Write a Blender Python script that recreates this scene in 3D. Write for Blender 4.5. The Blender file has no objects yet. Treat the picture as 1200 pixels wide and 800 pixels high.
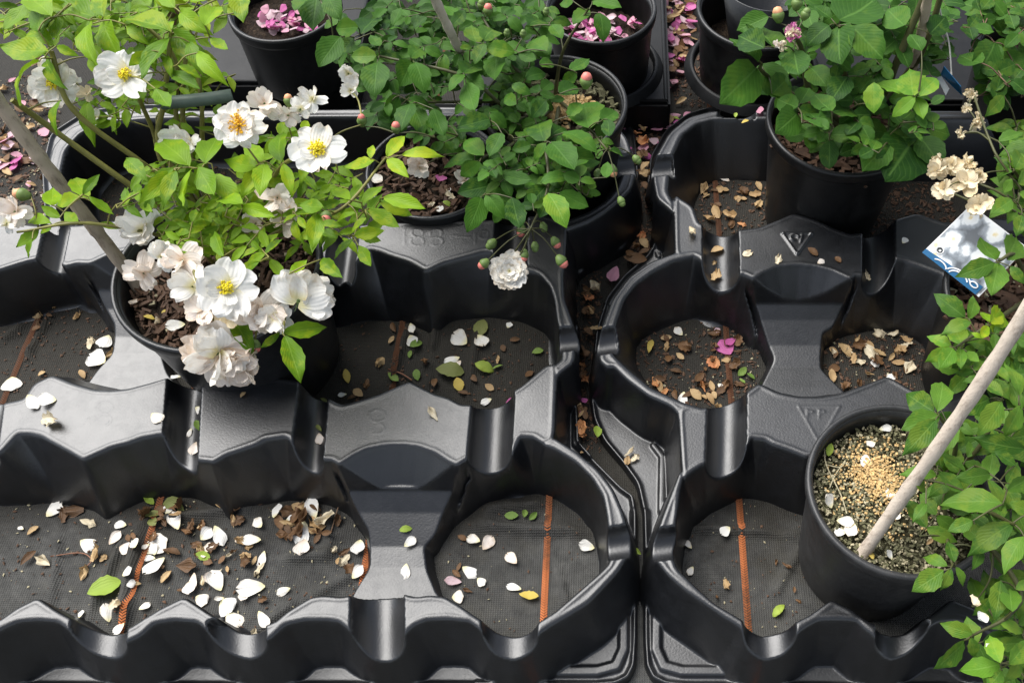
import bpy, bmesh, math, random
import numpy as np
from mathutils import Vector, Matrix

# ------------------------------------------------------------------ camera, sky, sun, exposure
SC = bpy.context.scene
COL = SC.collection
CAM_H, PITCH, FPX, PPX, PPY = 0.92, math.radians(56.0), 1117.0, 728.0, 400.0
cam_data = bpy.data.cameras.new('camera')
cam = bpy.data.objects.new('camera', cam_data)
COL.objects.link(cam)
cam.location = (0, 0, CAM_H)
cam.rotation_euler = (math.radians(90) - PITCH, 0, 0)
cam_data.sensor_width = 36.0
cam_data.sensor_fit = 'HORIZONTAL'
cam_data.lens = 36.0 * FPX / 1200.0
cam_data.shift_x = -(PPX - 600.0) / 1200.0
cam_data.clip_start = 0.01
cam_data.clip_end = 500.0
SC.camera = cam

SUN_EL, SUN_AZ = math.radians(57), math.radians(-50)      # azimuth from +y towards +x
world = bpy.data.worlds.new('World')
SC.world = world
world.use_nodes = True
wn, wl = world.node_tree.nodes, world.node_tree.links
wn.clear()
w_out = wn.new('ShaderNodeOutputWorld')
w_bg = wn.new('ShaderNodeBackground')
w_sky = wn.new('ShaderNodeTexSky')
w_sky.sky_type = 'NISHITA'
w_sky.sun_disc = False
w_sky.sun_elevation = SUN_EL
w_sky.sun_rotation = SUN_AZ
w_sky.air_density = 1.0
w_sky.dust_density = 1.0
w_sky.ozone_density = 1.0
w_hs = wn.new('ShaderNodeHueSaturation')                  # thin cloud: the sky is paler than clear blue
w_hs.inputs['Saturation'].default_value = 0.45
w_bg.inputs['Strength'].default_value = 0.085
wl.new(w_sky.outputs['Color'], w_hs.inputs['Color'])
wl.new(w_hs.outputs['Color'], w_bg.inputs['Color'])
wl.new(w_bg.outputs['Background'], w_out.inputs['Surface'])

sun_data = bpy.data.lights.new('sun', 'SUN')
sun_data.energy = 2.8
sun_data.angle = math.radians(52)
sun_data.color = (1.0, 0.975, 0.94)
sun = bpy.data.objects.new('sun', sun_data)
COL.objects.link(sun)
sun.location = (0, 0, 5)
sd_ = Vector((math.sin(SUN_AZ) * math.cos(SUN_EL), math.cos(SUN_AZ) * math.cos(SUN_EL), math.sin(SUN_EL)))
sun.rotation_euler = sd_.to_track_quat('Z', 'Y').to_euler()

SC.view_settings.view_transform = 'Standard'
SC.view_settings.look = 'None'
SC.view_settings.exposure = 1.25
SC.view_settings.gamma = 1.0
SC.view_settings.use_curve_mapping = False

rng = random.Random(7)
# ------------------------------------------------------------------ geometry helpers
_F = Vector((0, math.cos(PITCH), -math.sin(PITCH)))
_U = Vector((0, math.sin(PITCH), math.cos(PITCH)))

def ray(u, v):
    return Vector(((u - PPX) / FPX, 0, 0)) + _U * (-(v - PPY) / FPX) + _F

def P(u, v, z=0.0):
    """photograph pixel (1200 x 800) on the level plane at height z"""
    d = ray(u, v)
    t = (z - CAM_H) / d.z
    return Vector((d.x * t, d.y * t, z))

def ppm(u, v, z):
    """pixels per metre there, across the view"""
    d = ray(u, v)
    return FPX / ((z - CAM_H) / d.z)

def tag(o, label=None, cat=None, group=None, kind=None):
    if label: o['label'] = label
    if cat: o['category'] = cat
    if group: o['group'] = group
    if kind: o['kind'] = kind
    return o

def link(name, me, mat=None, parent=None):
    o = bpy.data.objects.new(name, me)
    COL.objects.link(o)
    if mat is not None and me is not None and len(me.materials) == 0:
        me.materials.append(mat)
    if parent is not None:
        o.parent = parent
    return o

def empty(name, loc=(0, 0, 0)):
    o = bpy.data.objects.new(name, None)
    COL.objects.link(o)
    o.empty_display_size = 0.02
    o.location = loc
    return o

def mesh(name, verts, faces, smooth=True, uvs=None):
    me = bpy.data.meshes.new(name)
    me.from_pydata([tuple(v) for v in verts], [], faces)
    if uvs is not None:
        lay = me.uv_layers.new(name='UVMap')
        idx = np.empty(len(me.loops), dtype=np.int32)
        me.loops.foreach_get('vertex_index', idx)
        lay.data.foreach_set('uv', np.asarray(uvs, dtype=np.float32)[idx].ravel())
    if smooth:
        me.polygons.foreach_set('use_smooth', [True] * len(me.polygons))
    me.update()
    return me

class Buf:
    """collects geometry for one mesh"""
    def __init__(s): s.v, s.f, s.uv = [], [], []
    def add(s, v, f, uv=None):
        b = len(s.v)
        s.v += [tuple(p) for p in v]
        s.f += [tuple(i + b for i in q) for q in f]
        s.uv += list(uv) if uv is not None else [(0.5, 0.5)] * len(v)
    def tube(s, pts, rad, n=8, cap=True):
        pts = [Vector(p) for p in pts]
        if not isinstance(rad, (list, tuple)): rad = [rad] * len(pts)
        v, f, uv = [], [], []
        ref = Vector((0.13, 0.31, 0.94))
        for i, p in enumerate(pts):
            d = (pts[min(i + 1, len(pts) - 1)] - pts[max(i - 1, 0)]).normalized()
            a = d.cross(ref)
            if a.length < 1e-3: a = d.cross(Vector((1, 0, 0)))
            a.normalize(); b = d.cross(a)
            for k in range(n):
                t = 2 * math.pi * k / n
                v.append(p + (a * math.cos(t) + b * math.sin(t)) * rad[i])
                uv.append((i / max(1, len(pts) - 1), k / n))
        for i in range(len(pts) - 1):
            for k in range(n):
                f.append((i * n + k, i * n + (k + 1) % n, (i + 1) * n + (k + 1) % n, (i + 1) * n + k))
        if cap:
            f.append(tuple(range(n))); f.append(tuple(reversed(range((len(pts) - 1) * n, len(pts) * n))))
        s.add(v, f, uv)
    def lathe(s, prof, n=64, centre=(0, 0, 0)):
        v, f = [], []
        c = Vector(centre)
        for (r, z) in prof:
            for k in range(n):
                t = 2 * math.pi * k / n
                v.append(c + Vector((r * math.cos(t), r * math.sin(t), z)))
        for i in range(len(prof) - 1):
            for k in range(n):
                f.append((i * n + k, i * n + (k + 1) % n, (i + 1) * n + (k + 1) % n, (i + 1) * n + k))
        s.add(v, f)
    def build(s, name, mat, parent=None, smooth=True):
        return link(name, mesh(name, s.v, s.f, smooth, s.uv), mat, parent)

def spline(pts, n=8):
    """Catmull-Rom through the points"""
    pts = [Vector(p) for p in pts]
    if len(pts) < 3: 
        return [pts[0].lerp(pts[-1], i / n) for i in range(n + 1)]
    q = [pts[0] * 2 - pts[1]] + pts + [pts[-1] * 2 - pts[-2]]
    out = []
    for i in range(1, len(q) - 2):
        for k in range(n):
            t = k / n
            a, b, c, d = q[i - 1], q[i], q[i + 1], q[i + 2]
            out.append(0.5 * ((2 * b) + (c - a) * t + (2 * a - 5 * b + 4 * c - d) * t * t + (3 * b - a - 3 * c + d) * t ** 3))
    out.append(pts[-1])
    return out

# ------------------------------------------------------------------ materials
class NT:
    def __init__(s, name):
        s.m = bpy.data.materials.new(name)
        s.m.use_nodes = True
        s.t = s.m.node_tree
        s.n, s.l = s.t.nodes, s.t.links
        s.n.clear()
        s.out = s.n.new('ShaderNodeOutputMaterial')
    def new(s, typ, **kw):
        nd = s.n.new('ShaderNode' + typ)
        for k, v in kw.items(): setattr(nd, k, v)
        return nd
    def link(s, a, b): s.l.new(a, b)
    def coord(s, which='Object'):
        return s.new('TexCoord').outputs[which]
    def world(s):
        return s.new('NewGeometry').outputs['Position']
    def noise(s, vec, scale, detail=4, rough=0.55):
        nd = s.new('TexNoise')
        nd.inputs['Scale'].default_value = scale
        nd.inputs['Detail'].default_value = detail
        nd.inputs['Roughness'].default_value = rough
        s.link(vec, nd.inputs['Vector'])
        return nd.outputs['Fac']
    def ramp(s, fac, stops, interp='LINEAR'):
        nd = s.new('ValToRGB')
        nd.color_ramp.interpolation = interp
        e = nd.color_ramp.elements
        while len(e) < len(stops): e.new(0.5)
        for i, (p, c) in enumerate(stops):
            e[i].position = p
            e[i].color = (*c, 1) if len(c) == 3 else c
        s.link(fac, nd.inputs['Fac'])
        return nd.outputs['Color']
    def math(s, op, a, b=None, clamp=False):
        nd = s.new('Math', operation=op, use_clamp=clamp)
        for i, x in enumerate((a, b)):
            if x is None: continue
            if isinstance(x, (int, float)): nd.inputs[i].default_value = x
            else: s.link(x, nd.inputs[i])
        return nd.outputs[0]
    def mix(s, fac, a, b, blend='MIX'):
        nd = s.new('Mix', data_type='RGBA', blend_type=blend)
        for sock, x in ((nd.inputs[0], fac), (nd.inputs[6], a), (nd.inputs[7], b)):
            if isinstance(x, (int, float)): sock.default_value = x
            elif isinstance(x, tuple): sock.default_value = (*x, 1) if len(x) == 3 else x
            else: s.link(x, sock)
        return nd.outputs[2]
    def bump(s, height, strength=0.3, dist=0.001):
        nd = s.new('Bump')
        nd.inputs['Strength'].default_value = strength
        nd.inputs['Distance'].default_value = dist
        s.link(height, nd.inputs['Height'])
        return nd.outputs['Normal']
    def bsdf(s, color, rough=0.5, normal=None, spec=0.5, **kw):
        b = s.new('BsdfPrincipled')
        for sock, x in ((b.inputs['Base Color'], color), (b.inputs['Roughness'], rough), (b.inputs['Specular IOR Level'], spec)):
            if isinstance(x, (int, float)): sock.default_value = x
            elif isinstance(x, tuple): sock.default_value = (*x, 1)
            else: s.link(x, sock)
        if normal is not None: s.link(normal, b.inputs['Normal'])
        return b
    def done(s, sh):
        s.link(sh, s.out.inputs['Surface'])
        return s.m

def plastic(name, base, dusty, rough=0.4, grain=900.0, spec=0.6, dust_amt=1.0):
    t = NT(name)
    w = t.world()
    big = t.noise(w, 9.0, 5)
    mid = t.noise(w, 75.0, 6, 0.65)
    speck = t.noise(w, 420.0, 3, 0.7)
    d = t.math('MULTIPLY', t.math('MULTIPLY', big, mid), 1.9)
    d = t.math('POWER', d, 1.6)
    col = t.mix(t.math('MULTIPLY', d, dust_amt, True), base, dusty)
    spot = t.ramp(speck, [(0.66, (0, 0, 0)), (0.74, (1, 1, 1))])
    col = t.mix(t.math('MULTIPLY', spot, 0.55 * dust_amt), col, (dusty[0] * 2.2, dusty[1] * 2.2, dusty[2] * 2.1))
    mark = t.ramp(t.noise(w, 30.0, 7, 0.75), [(0.50, (0, 0, 0)), (0.56, (1, 1, 1)), (0.62, (0.2, 0.2, 0.2))])
    col = t.mix(t.math('MULTIPLY', mark, 0.18 * dust_amt), col, dusty)
    scr = t.new('TexNoise'); scr.inputs['Scale'].default_value = 1.0; scr.inputs['Detail'].default_value = 3
    mp = t.new('Mapping'); mp.inputs['Scale'].default_value = (900, 60, 300); mp.inputs['Rotation'].default_value = (0, 0, 0.6)
    t.link(w, mp.inputs['Vector']); t.link(mp.outputs[0], scr.inputs['Vector'])
    scratch = t.ramp(scr.outputs['Fac'], [(0.68, (0, 0, 0)), (0.72, (1, 1, 1))])
    col = t.mix(t.math('MULTIPLY', scratch, 0.35 * dust_amt), col, (dusty[0] * 1.8, dusty[1] * 1.8, dusty[2] * 1.8))
    r = t.math('ADD', t.math('ADD', t.math('MULTIPLY', mid, 0.12), t.math('MULTIPLY', mark, 0.03)), rough - 0.06)
    fine = t.noise(w, grain, 2, 0.5)
    nrm = t.bump(fine, 0.24, 0.0006)
    return t.done(t.bsdf(col, r, nrm, spec).outputs[0])

M = {}
M['tray'] = plastic('tray_plastic', (0.0015, 0.0017, 0.0022), (0.0102, 0.0112, 0.0138), 0.385, 480, 0.85)
M['pot'] = plastic('pot_plastic', (0.0020, 0.0020, 0.0022), (0.011, 0.011, 0.011), 0.40, 500, 0.45, 1.7)
M['pot_worn'] = plastic('pot_plastic_worn', (0.010, 0.010, 0.0108), (0.036, 0.036, 0.036), 0.44, 300, 0.45, 1.5)
M['pot_grey'] = plastic('pot_plastic_grey', (0.0040, 0.0042, 0.0048), (0.016, 0.0165, 0.0175), 0.36, 500, 0.6)
M['back_tray'] = plastic('back_tray_plastic', (0.0030, 0.0031, 0.0035), (0.012, 0.0122, 0.013), 0.5, 500, 0.25)

def fabric_mat():
    t = NT('ground_fabric')
    w = t.world()
    sep = t.new('SeparateXYZ'); t.link(w, sep.inputs[0])
    def wv(axis, pitch):
        return t.math('SINE', t.math('MULTIPLY', sep.outputs[axis], 2 * math.pi / pitch))
    wx, wy = wv(0, 0.0023), wv(1, 0.0020)
    weave = t.math('MULTIPLY', wx, wy)
    lines = t.math('MAXIMUM', wx, wy)
    n1 = t.noise(w, 9.0, 6, 0.65)
    n2 = t.noise(w, 48.0, 7, 0.75)
    n3 = t.noise(w, 700.0, 3, 0.75)
    col = t.ramp(n2, [(0.25, (0.020, 0.020, 0.0192)), (0.50, (0.058, 0.058, 0.0545)), (0.78, (0.125, 0.123, 0.115))])
    mud = t.ramp(t.math('ADD', t.math('MULTIPLY', n1, 0.6), t.math('MULTIPLY', n2, 0.4)), [(0.50, (0, 0, 0)), (0.66, (0.75, 0.75, 0.75))])
    col = t.mix(mud, col, t.mix(n3, (0.014, 0.012, 0.007), (0.042, 0.037, 0.021)))
    # damp dirt in the middle row; shade of the back cells painted in too
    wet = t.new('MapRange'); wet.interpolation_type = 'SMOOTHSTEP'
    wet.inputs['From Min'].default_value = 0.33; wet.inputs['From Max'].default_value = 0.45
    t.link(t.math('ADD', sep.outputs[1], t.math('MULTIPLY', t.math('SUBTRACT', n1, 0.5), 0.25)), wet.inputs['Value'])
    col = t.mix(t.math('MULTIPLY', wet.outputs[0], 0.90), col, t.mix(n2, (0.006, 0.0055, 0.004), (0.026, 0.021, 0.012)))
    col = t.mix(t.math('MULTIPLY', t.math('POWER', n3, 3.0), 0.5), col, (0.15, 0.145, 0.13))
    col = t.mix(t.math('MULTIPLY', t.math('ADD', weave, 1.0), 0.16), col, (0.010, 0.010, 0.010))
    h = t.math('ADD', t.math('MULTIPLY', lines, 0.30), t.math('ADD', n2, t.math('MULTIPLY', n3, 0.5)))
    nrm = t.bump(h, 0.8, 0.0014)
    return t.done(t.bsdf(col, 0.75, nrm, 0.3).outputs[0])
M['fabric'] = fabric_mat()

def simple(name, color, rough=0.6, var=0.25, scale=60, spec=0.4, bump=0.3, translucent=0.0):
    t = NT(name)
    w = t.coord('Object')
    n = t.noise(w, scale, 5, 0.65)
    dark = tuple(c * (1 - var) for c in color)
    lite = tuple(min(1, c * (1 + var)) for c in color)
    col = t.ramp(n, [(0.3, dark), (0.7, lite)])
    b = t.bsdf(col, rough, t.bump(n, bump, 0.001), spec)
    if translucent > 0:
        tr = t.new('BsdfTranslucent'); t.link(col, tr.inputs['Color'])
        mx = t.new('MixShader'); mx.inputs[0].default_value = translucent
        t.link(b.outputs[0], mx.inputs[1]); t.link(tr.outputs[0], mx.inputs[2])
        return t.done(mx.outputs[0])
    return t.done(b.outputs[0])
def thread_mat():
    t = NT('orange_thread')
    w = t.world()
    n1, n2 = t.noise(w, 7.0, 3, 0.5), t.noise(w, 160.0, 5, 0.7)
    col = t.mix(n2, (0.38, 0.105, 0.034), (0.72, 0.235, 0.080))
    dirt = t.ramp(t.math('ADD', t.math('MULTIPLY', n1, 0.75), t.math('MULTIPLY', n2, 0.25)), [(0.44, (0, 0, 0)), (0.56, (0.9, 0.9, 0.9))])
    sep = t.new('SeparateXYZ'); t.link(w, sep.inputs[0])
    wet = t.new('MapRange'); wet.interpolation_type = 'SMOOTHSTEP'  # same damp and painted-shade zone as on the cloth
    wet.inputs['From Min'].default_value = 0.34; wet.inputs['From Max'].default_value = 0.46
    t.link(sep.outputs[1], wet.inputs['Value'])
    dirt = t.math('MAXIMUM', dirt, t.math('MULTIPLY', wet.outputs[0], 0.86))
    return t.done(t.bsdf(t.mix(dirt, col, (0.035, 0.024, 0.016)), 0.8, None, 0.2).outputs[0])
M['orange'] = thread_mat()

# ------------------------------------------------------------------ ground
def vnoise(x, y, s, seed=0):
    """smooth value noise for numpy arrays"""
    r = np.random.RandomState(seed)
    tab = r.rand(64, 64)
    gx, gy = x / s, y / s
    ix, iy = np.floor(gx).astype(int), np.floor(gy).astype(int)
    fx, fy = gx - ix, gy - iy
    fx, fy = fx * fx * (3 - 2 * fx), fy * fy * (3 - 2 * fy)
    a = tab[ix % 64, iy % 64]; b = tab[(ix + 1) % 64, iy % 64]
    c = tab[ix % 64, (iy + 1) % 64]; d = tab[(ix + 1) % 64, (iy + 1) % 64]
    return (a * (1 - fx) + b * fx) * (1 - fy) + (c * (1 - fx) + d * fx) * fy

CREASES = []      # (x0, y0, x1, y1, width, height)
def crease(u0, v0, u1, v1, w=0.004, h=0.004):
    a, b = P(u0, v0), P(u1, v1)
    CREASES.append((a.x, a.y, b.x, b.y, w, h * 1.55))
crease(140, 745, 165, 620, .006, .007); crease(100, 735, 150, 625, .004, .005); crease(60, 720, 70, 620, .004, .003)
crease(165, 612, 300, 596, .005, .006); crease(300, 740, 350, 705, .006, .006); crease(350, 705, 425, 668, .005, .004)
crease(330, 655, 390, 650, .005, .005); crease(385, 600, 388, 655, .004, .004)
crease(646, 640, 668, 720, .003, .004); crease(545, 614, 700, 624, .005, .006); crease(560, 600, 640, 590, .006, .006)
crease(800, 620, 940, 628, .004, .006); crease(905, 700, 940, 640, .004, .003)
crease(452, 470, 480, 380, .003, .005); crease(500, 470, 512, 370, .003, .005); crease(548, 475, 560, 380, .003, .004)
crease(30, 420, 60, 370, .004, .005); crease(0, 400, 30, 380, .004, .004)

def ground_z(x, y):
    z = (vnoise(x + 5, y + 5, 0.09, 1) - 0.5) * 0.0050 + (vnoise(x + 5, y + 5, 0.03, 2) - 0.5) * 0.0016
    for (x0, y0, x1, y1, w, h) in CREASES:
        dx, dy = x1 - x0, y1 - y0
        L2 = dx * dx + dy * dy
        t = np.clip(((x - x0) * dx + (y - y0) * dy) / L2, 0, 1)
        wob = (vnoise(x + 7, y + 7, 0.02, 5) - 0.5) * 0.006
        d = np.hypot(x - (x0 + t * dx), y - (y0 + t * dy)) + wob
        z = z + h * np.exp(-(d / w) ** 2) * np.minimum(1, 4 * t + .2) * np.minimum(1, 4 * (1 - t) + .2)
    return z

def gz(x, y):
    return float(ground_z(np.array([x]), np.array([y]))[0])

def axis(fine0, fine1, step, far):
    a = list(np.arange(fine0, fine1, step))
    out, s, x = [], step, fine0
    while x > -far:
        s *= 1.6; x -= s; out.append(x)
    lo = out[::-1]
    hi, s, x = [], step, a[-1]
    while x < far:
        s *= 1.6; x += s; hi.append(x)
    return np.array(lo + a + hi)

def grid_mesh(name, X, Y, Z, keep=None):
    ny, nx = Z.shape
    idx = np.arange(ny * nx).reshape(ny, nx)
    q = np.stack([idx[:-1, :-1], idx[:-1, 1:], idx[1:, 1:], idx[1:, :-1]], -1).reshape(-1, 4)
    if keep is not None: q = q[keep.ravel()]
    used = np.unique(q)
    remap = np.zeros(ny * nx, dtype=np.int64); remap[used] = np.arange(len(used))
    q = remap[q]
    co = np.stack([X.ravel(), Y.ravel(), Z.ravel()], -1)[used]
    me = bpy.data.meshes.new(name)
    me.vertices.add(len(co)); me.vertices.foreach_set('co', co.astype(np.float32).ravel())
    me.loops.add(len(q) * 4); me.loops.foreach_set('vertex_index', q.astype(np.int32).ravel())
    me.polygons.add(len(q))
    me.polygons.foreach_set('loop_start', np.arange(0, len(q) * 4, 4, dtype=np.int32))
    me.polygons.foreach_set('use_smooth', np.ones(len(q), dtype=bool))
    me.update(calc_edges=True)
    me.validate()
    return me

gx_, gy_ = axis(-0.95, 0.70, 0.0034, 60), axis(0.02, 1.3, 0.0034, 60)
GX, GY = np.meshgrid(gx_, gy_)
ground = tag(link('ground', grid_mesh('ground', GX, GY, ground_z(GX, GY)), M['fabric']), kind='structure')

# orange stitched lines woven into the fabric, each running away from the camera
def stitch(xw, y0, y1, tilt=0.0):
    b = Buf(); w = 0.0034; step = 0.0026
    n = int((y1 - y0) / step)
    ys = y0 + np.arange(n + 2) * step
    xs = xw + (ys - y0) * tilt
    zs = ground_z(xs, ys) + 0.0016
    for i in range(n):
        y, x, z = ys[i], xs[i], zs[i]
        for s in (-1, 1):
            a, c = x, x + s * w
            th = step * 0.62
            dz = 0.0007
            b.add([(a, y, z), (c, y + step * 0.9, z), (c, y + step * 0.9 + th, z + dz), (a, y + th, z + dz)], [(0, 1, 2, 3)] if s > 0 else [(3, 2, 1, 0)])
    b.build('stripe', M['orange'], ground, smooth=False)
for (u, v) in ((640, 665), (871, 660), (152, 715), (466, 420), (18, 438)):
    p = P(u, v)
    stitch(p.x, -0.8, 1.9)

# ------------------------------------------------------------------ the big moulded trays (one heightfield each)
H = 0.079
def chaikin(p, it=2):
    p = np.asarray(p)
    for _ in range(it):
        n = np.roll(p, -1, axis=0)
        p = np.stack([p * .88 + n * .12, p * .12 + n * .88], 1).reshape(-1, 2)
    return p

def plan(pts, z=H, it=2):
    out = []
    for q in pts:
        w = P(q[0], q[1], q[2] * H if len(q) > 2 else z)
        out.append((w.x, w.y))
    return chaikin(out, it) if it else np.array(out)

def sdist(X, Y, poly, lim=0.06):
    """signed distance to a polygon (negative inside), only near it; far away: lim"""
    out = np.full(X.shape, lim)
    x0, y0 = poly.min(0) - lim; x1, y1 = poly.max(0) + lim
    m = (X > x0) & (X < x1) & (Y > y0) & (Y < y1)
    if not m.any(): return out
    px, py = X[m].astype(np.float32), Y[m].astype(np.float32)
    d2 = np.full(px.shape, 1e9, dtype=np.float32); ins = np.zeros(px.shape, dtype=bool)
    A = poly; B = np.roll(poly, -1, axis=0)
    for (ax, ay), (bx, by) in zip(A, B):
        ex, ey = bx - ax, by - ay
        L = ex * ex + ey * ey
        if L < 1e-14: continue
        wx, wy = px - ax, py - ay
        t = np.clip((wx * ex + wy * ey) / L, 0, 1)
        np.minimum(d2, (wx - t * ex) ** 2 + (wy - t * ey) ** 2, out=d2)
        if ay != by:
            c = (ay > py) != (by > py)
            ins ^= c & (px < ex * (py - ay) / (by - ay) + ax)
    d = np.sqrt(d2); d[ins] *= -1
    out[m] = np.minimum(d, lim)
    return out

def smoothstep(a, b, x):
    t = np.clip((x - a) / (b - a), 0, 1)
    return t * t * (3 - 2 * t)

def wall_profile(d, draft):
    """1 on top, 0 at the foot, with a small rounded shoulder"""
    k = np.minimum(0.10, 0.0013 / draft)       # shoulder of about the same radius whatever the slope
    p = 1 - np.clip(d / draft, -2 * k, 1.4)
    return np.where(p > 1 + k, 1, np.where(p > 1 - k, 1 - (1 + k - p) ** 2 / (4 * k), p))

def tray(name, bbox, tops, wall, flange, grooves, saddles, ribs, label, floors, draft_in=0.0085, step=0.00125, emboss=None, cut=()):
    xs = np.arange(bbox[0], bbox[1], step); ys = np.arange(bbox[2], bbox[3], step)
    X, Y = np.meshgrid(xs, ys)
    dT = np.full(X.shape, 0.06)
    for p in tops: dT = np.minimum(dT, sdist(X, Y, p))
    dW = sdist(X, Y, wall, 0.09)
    fl = sdist(X, Y, flange, 0.09)
    dF = np.full(X.shape, 0.09)
    for p in floors: dF = np.minimum(dF, sdist(X, Y, p, 0.09))
    dF = np.maximum(dF, 0)
    yf = P(600, 725, H).y
    front = smoothstep(yf + 0.075, yf + 0.012, Y)
    draft = draft_in + 0.004 + front * 0.0125
    inside = dW < -0.003
    tt = np.maximum(dT - 0.0008, -0.003)
    den = np.where(inside, np.maximum(dF + np.maximum(dT, 0), 0.005), draft)
    Zs = (H + 0.006) * wall_profile(tt, np.where(inside, np.clip(den, 0.005, 0.05), draft)) - 0.006
    fade = 1 - smoothstep(0.034, 0.05, dT)
    Z = np.where(inside, (Zs + 0.006) * fade - 0.006, Zs)
    for (poly, prof, k) in saddles:
        dS = sdist(X, Y, poly)
        yy, zz = prof
        zs = np.interp(Y, yy, zz)
        lens = np.maximum(H - 0.001 - k * np.maximum(dT, 0), 0.60 * H)
        drop = np.clip(1 - np.maximum(dS, 0) / np.clip(dF + np.maximum(dS, 0), 0.004, 0.012), -.1, 1)
        zs = np.minimum(zs, lens) * drop - 0.004 * (1 - drop)
        steep = (H + 0.006) * wall_profile(tt, 0.0085) - 0.006
        Z = np.where(dS < 0, np.maximum(steep, zs), np.where((dS < 0.014) & (dT > 0.004), np.where(dS < 0.006, np.maximum(np.minimum(Z, np.maximum(zs, steep)), zs), Z), Z))
    for (a, b, hw, dep, ext) in grooves:
        ax, ay = a; bx, by = b
        ex, ey = bx - ax, by - ay; L = math.hypot(ex, ey); ex /= L; ey /= L
        s = (X - ax) * ex + (Y - ay) * ey
        l = (X - ax) * -ey + (Y - ay) * ex
        q = np.abs(l) / hw
        zg = H - dep * np.sqrt(np.clip(1 - q * q, 0, 1)) + np.where(q > 1, 1, 0)
        ok = (s > -ext) & (s < L + ext) & (q < 1)
        Z = np.where(ok, np.minimum(Z, zg), Z)
    # low flange outside the wall, with raised ribs and a rolled edge
    zf = np.full(X.shape, 0.007)
    zf = zf + 0.005 * np.exp(-((fl + 0.0035) / 0.0022) ** 2)
    for (poly, hgt, w) in ribs:
        dd = np.full(X.shape, 1.0)
        for (ax, ay), (bx, by) in zip(poly[:-1], poly[1:]):
            ex, ey = bx - ax, by - ay; LL = ex * ex + ey * ey + 1e-12
            t = np.clip(((X - ax) * ex + (Y - ay) * ey) / LL, 0, 1)
            dd = np.minimum(dd, np.hypot(X - ax - t * ex, Y - ay - t * ey))
        zf = zf + 0.55 * hgt * (1 - smoothstep(w * 0.6, w, dd))
    zf = zf - 0.02 * smoothstep(-0.0015, 0.0015, fl)
    outside = dW > 0
    Z = np.where(outside, np.maximum(Z, zf), Z)
    Z = Z + np.where(Z > H - .004, 0.0007 * np.exp(-((dT + 0.0030) / 0.0013) ** 2), 0)   # a fine bead follows the moulded edges
    if emboss is not None: Z = emboss(X, Y, Z)
    Zp = np.pad(Z, 1, mode='edge')
    Zb = (Zp[:-2, 1:-1] + Zp[2:, 1:-1] + Zp[1:-1, :-2] + Zp[1:-1, 2:] + 8 * Z) / 12
    Z = Zb + (vnoise(X + 3, Y + 3, 0.05, 11) - .5) * 0.0008
    hole = np.zeros(X.shape, dtype=bool)
    for c in cut: hole |= sdist(X, Y, c, 0.01) < 0
    low = (Z < -0.0045) | hole | (outside & (fl > 0.0025))
    keep = ~(low[:-1, :-1] & low[1:, :-1] & low[:-1, 1:] & low[1:, 1:])
    o = link(name, grid_mesh(name, X, Y, Z, keep), M['tray'])
    tag(o, label, 'plant tray', 'moulded nursery trays')
    return o

def gr(u0, v0, u1, v1, hwpx, dep=0.026, ext=0.012):
    z = H - dep
    a, b = P(u0, v0, z), P(u1, v1, z)
    return ((a.x, a.y), (b.x, b.y), hwpx / ppm((u0 + u1) / 2, (v0 + v1) / 2, H), dep, ext)

def prof(u, lst):
    pts = sorted([(P(u, v, f * H).y, f * H) for v, f in lst])
    return (np.array([p[0] for p in pts]), np.array([p[1] for p in pts]))

# ---- left tray
midL = [(-330, 475), (-250, 470), (-180, 440), (-120, 452), (-60, 444), (-30, 470), (0, 474), (28, 468), (40, 450), (60, 440), (85, 450), (110, 457), (130, 458), (150, 456), (175, 449), (200, 441),
        (228, 446), (256, 450), (300, 440), (347, 445), (375, 462), (400, 475), (425, 468), (445, 462), (465, 453), (480, 447), (490, 452), (510, 462), (525, 466), (540, 474), (558, 475), (585, 468),
        (612, 452), (640, 428), (652, 426), (649, 514), (637, 519), (625, 511), (610, 510), (600, 532), (580, 538), (560, 535), (551, 535), (535, 545), (525, 540), (510, 530), (490, 523), (470, 521), (450, 522),
        (430, 526), (415, 533), (398, 544), (388, 538), (370, 538), (352, 528), (336, 510), (310, 514), (300, 520), (280, 527), (265, 532), (250, 541), (242, 540), (222, 538), (205, 525), (192, 507),
        (165, 512), (150, 518), (130, 523), (110, 532), (97, 538), (80, 528), (60, 517), (48, 510), (35, 507), (20, 507), (0, 530), (-20, 532), (-50, 508), (-90, 525), (-120, 540), (-180, 510), (-250, 535), (-330, 520)]
front_in = [(-370, 735), (-290, 700), (-220, 730), (-180, 737), (-150, 722), (-120, 700), (-70, 728), (-30, 737), (0, 726), (20, 712), (44, 700), (67, 716), (94, 730), (115, 736), (135, 737), (152, 735), (169, 724), (189, 712), (216, 699), (243, 717),
            (267, 732), (287, 736), (310, 733), (324, 727), (337, 716), (365, 699), (380, 697), (400, 699), (437, 692), (457, 692), (486, 699), (505, 697), (522, 699), (540, 710), (557, 722), (580, 735),
            (600, 739), (620, 736), (637, 725), (650, 717), (670, 700), (702, 672), (714, 660), (717, 645), (714, 622), (711, 600), (707, 580), (695, 560), (675, 540), (650, 525), (637, 520)]
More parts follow.
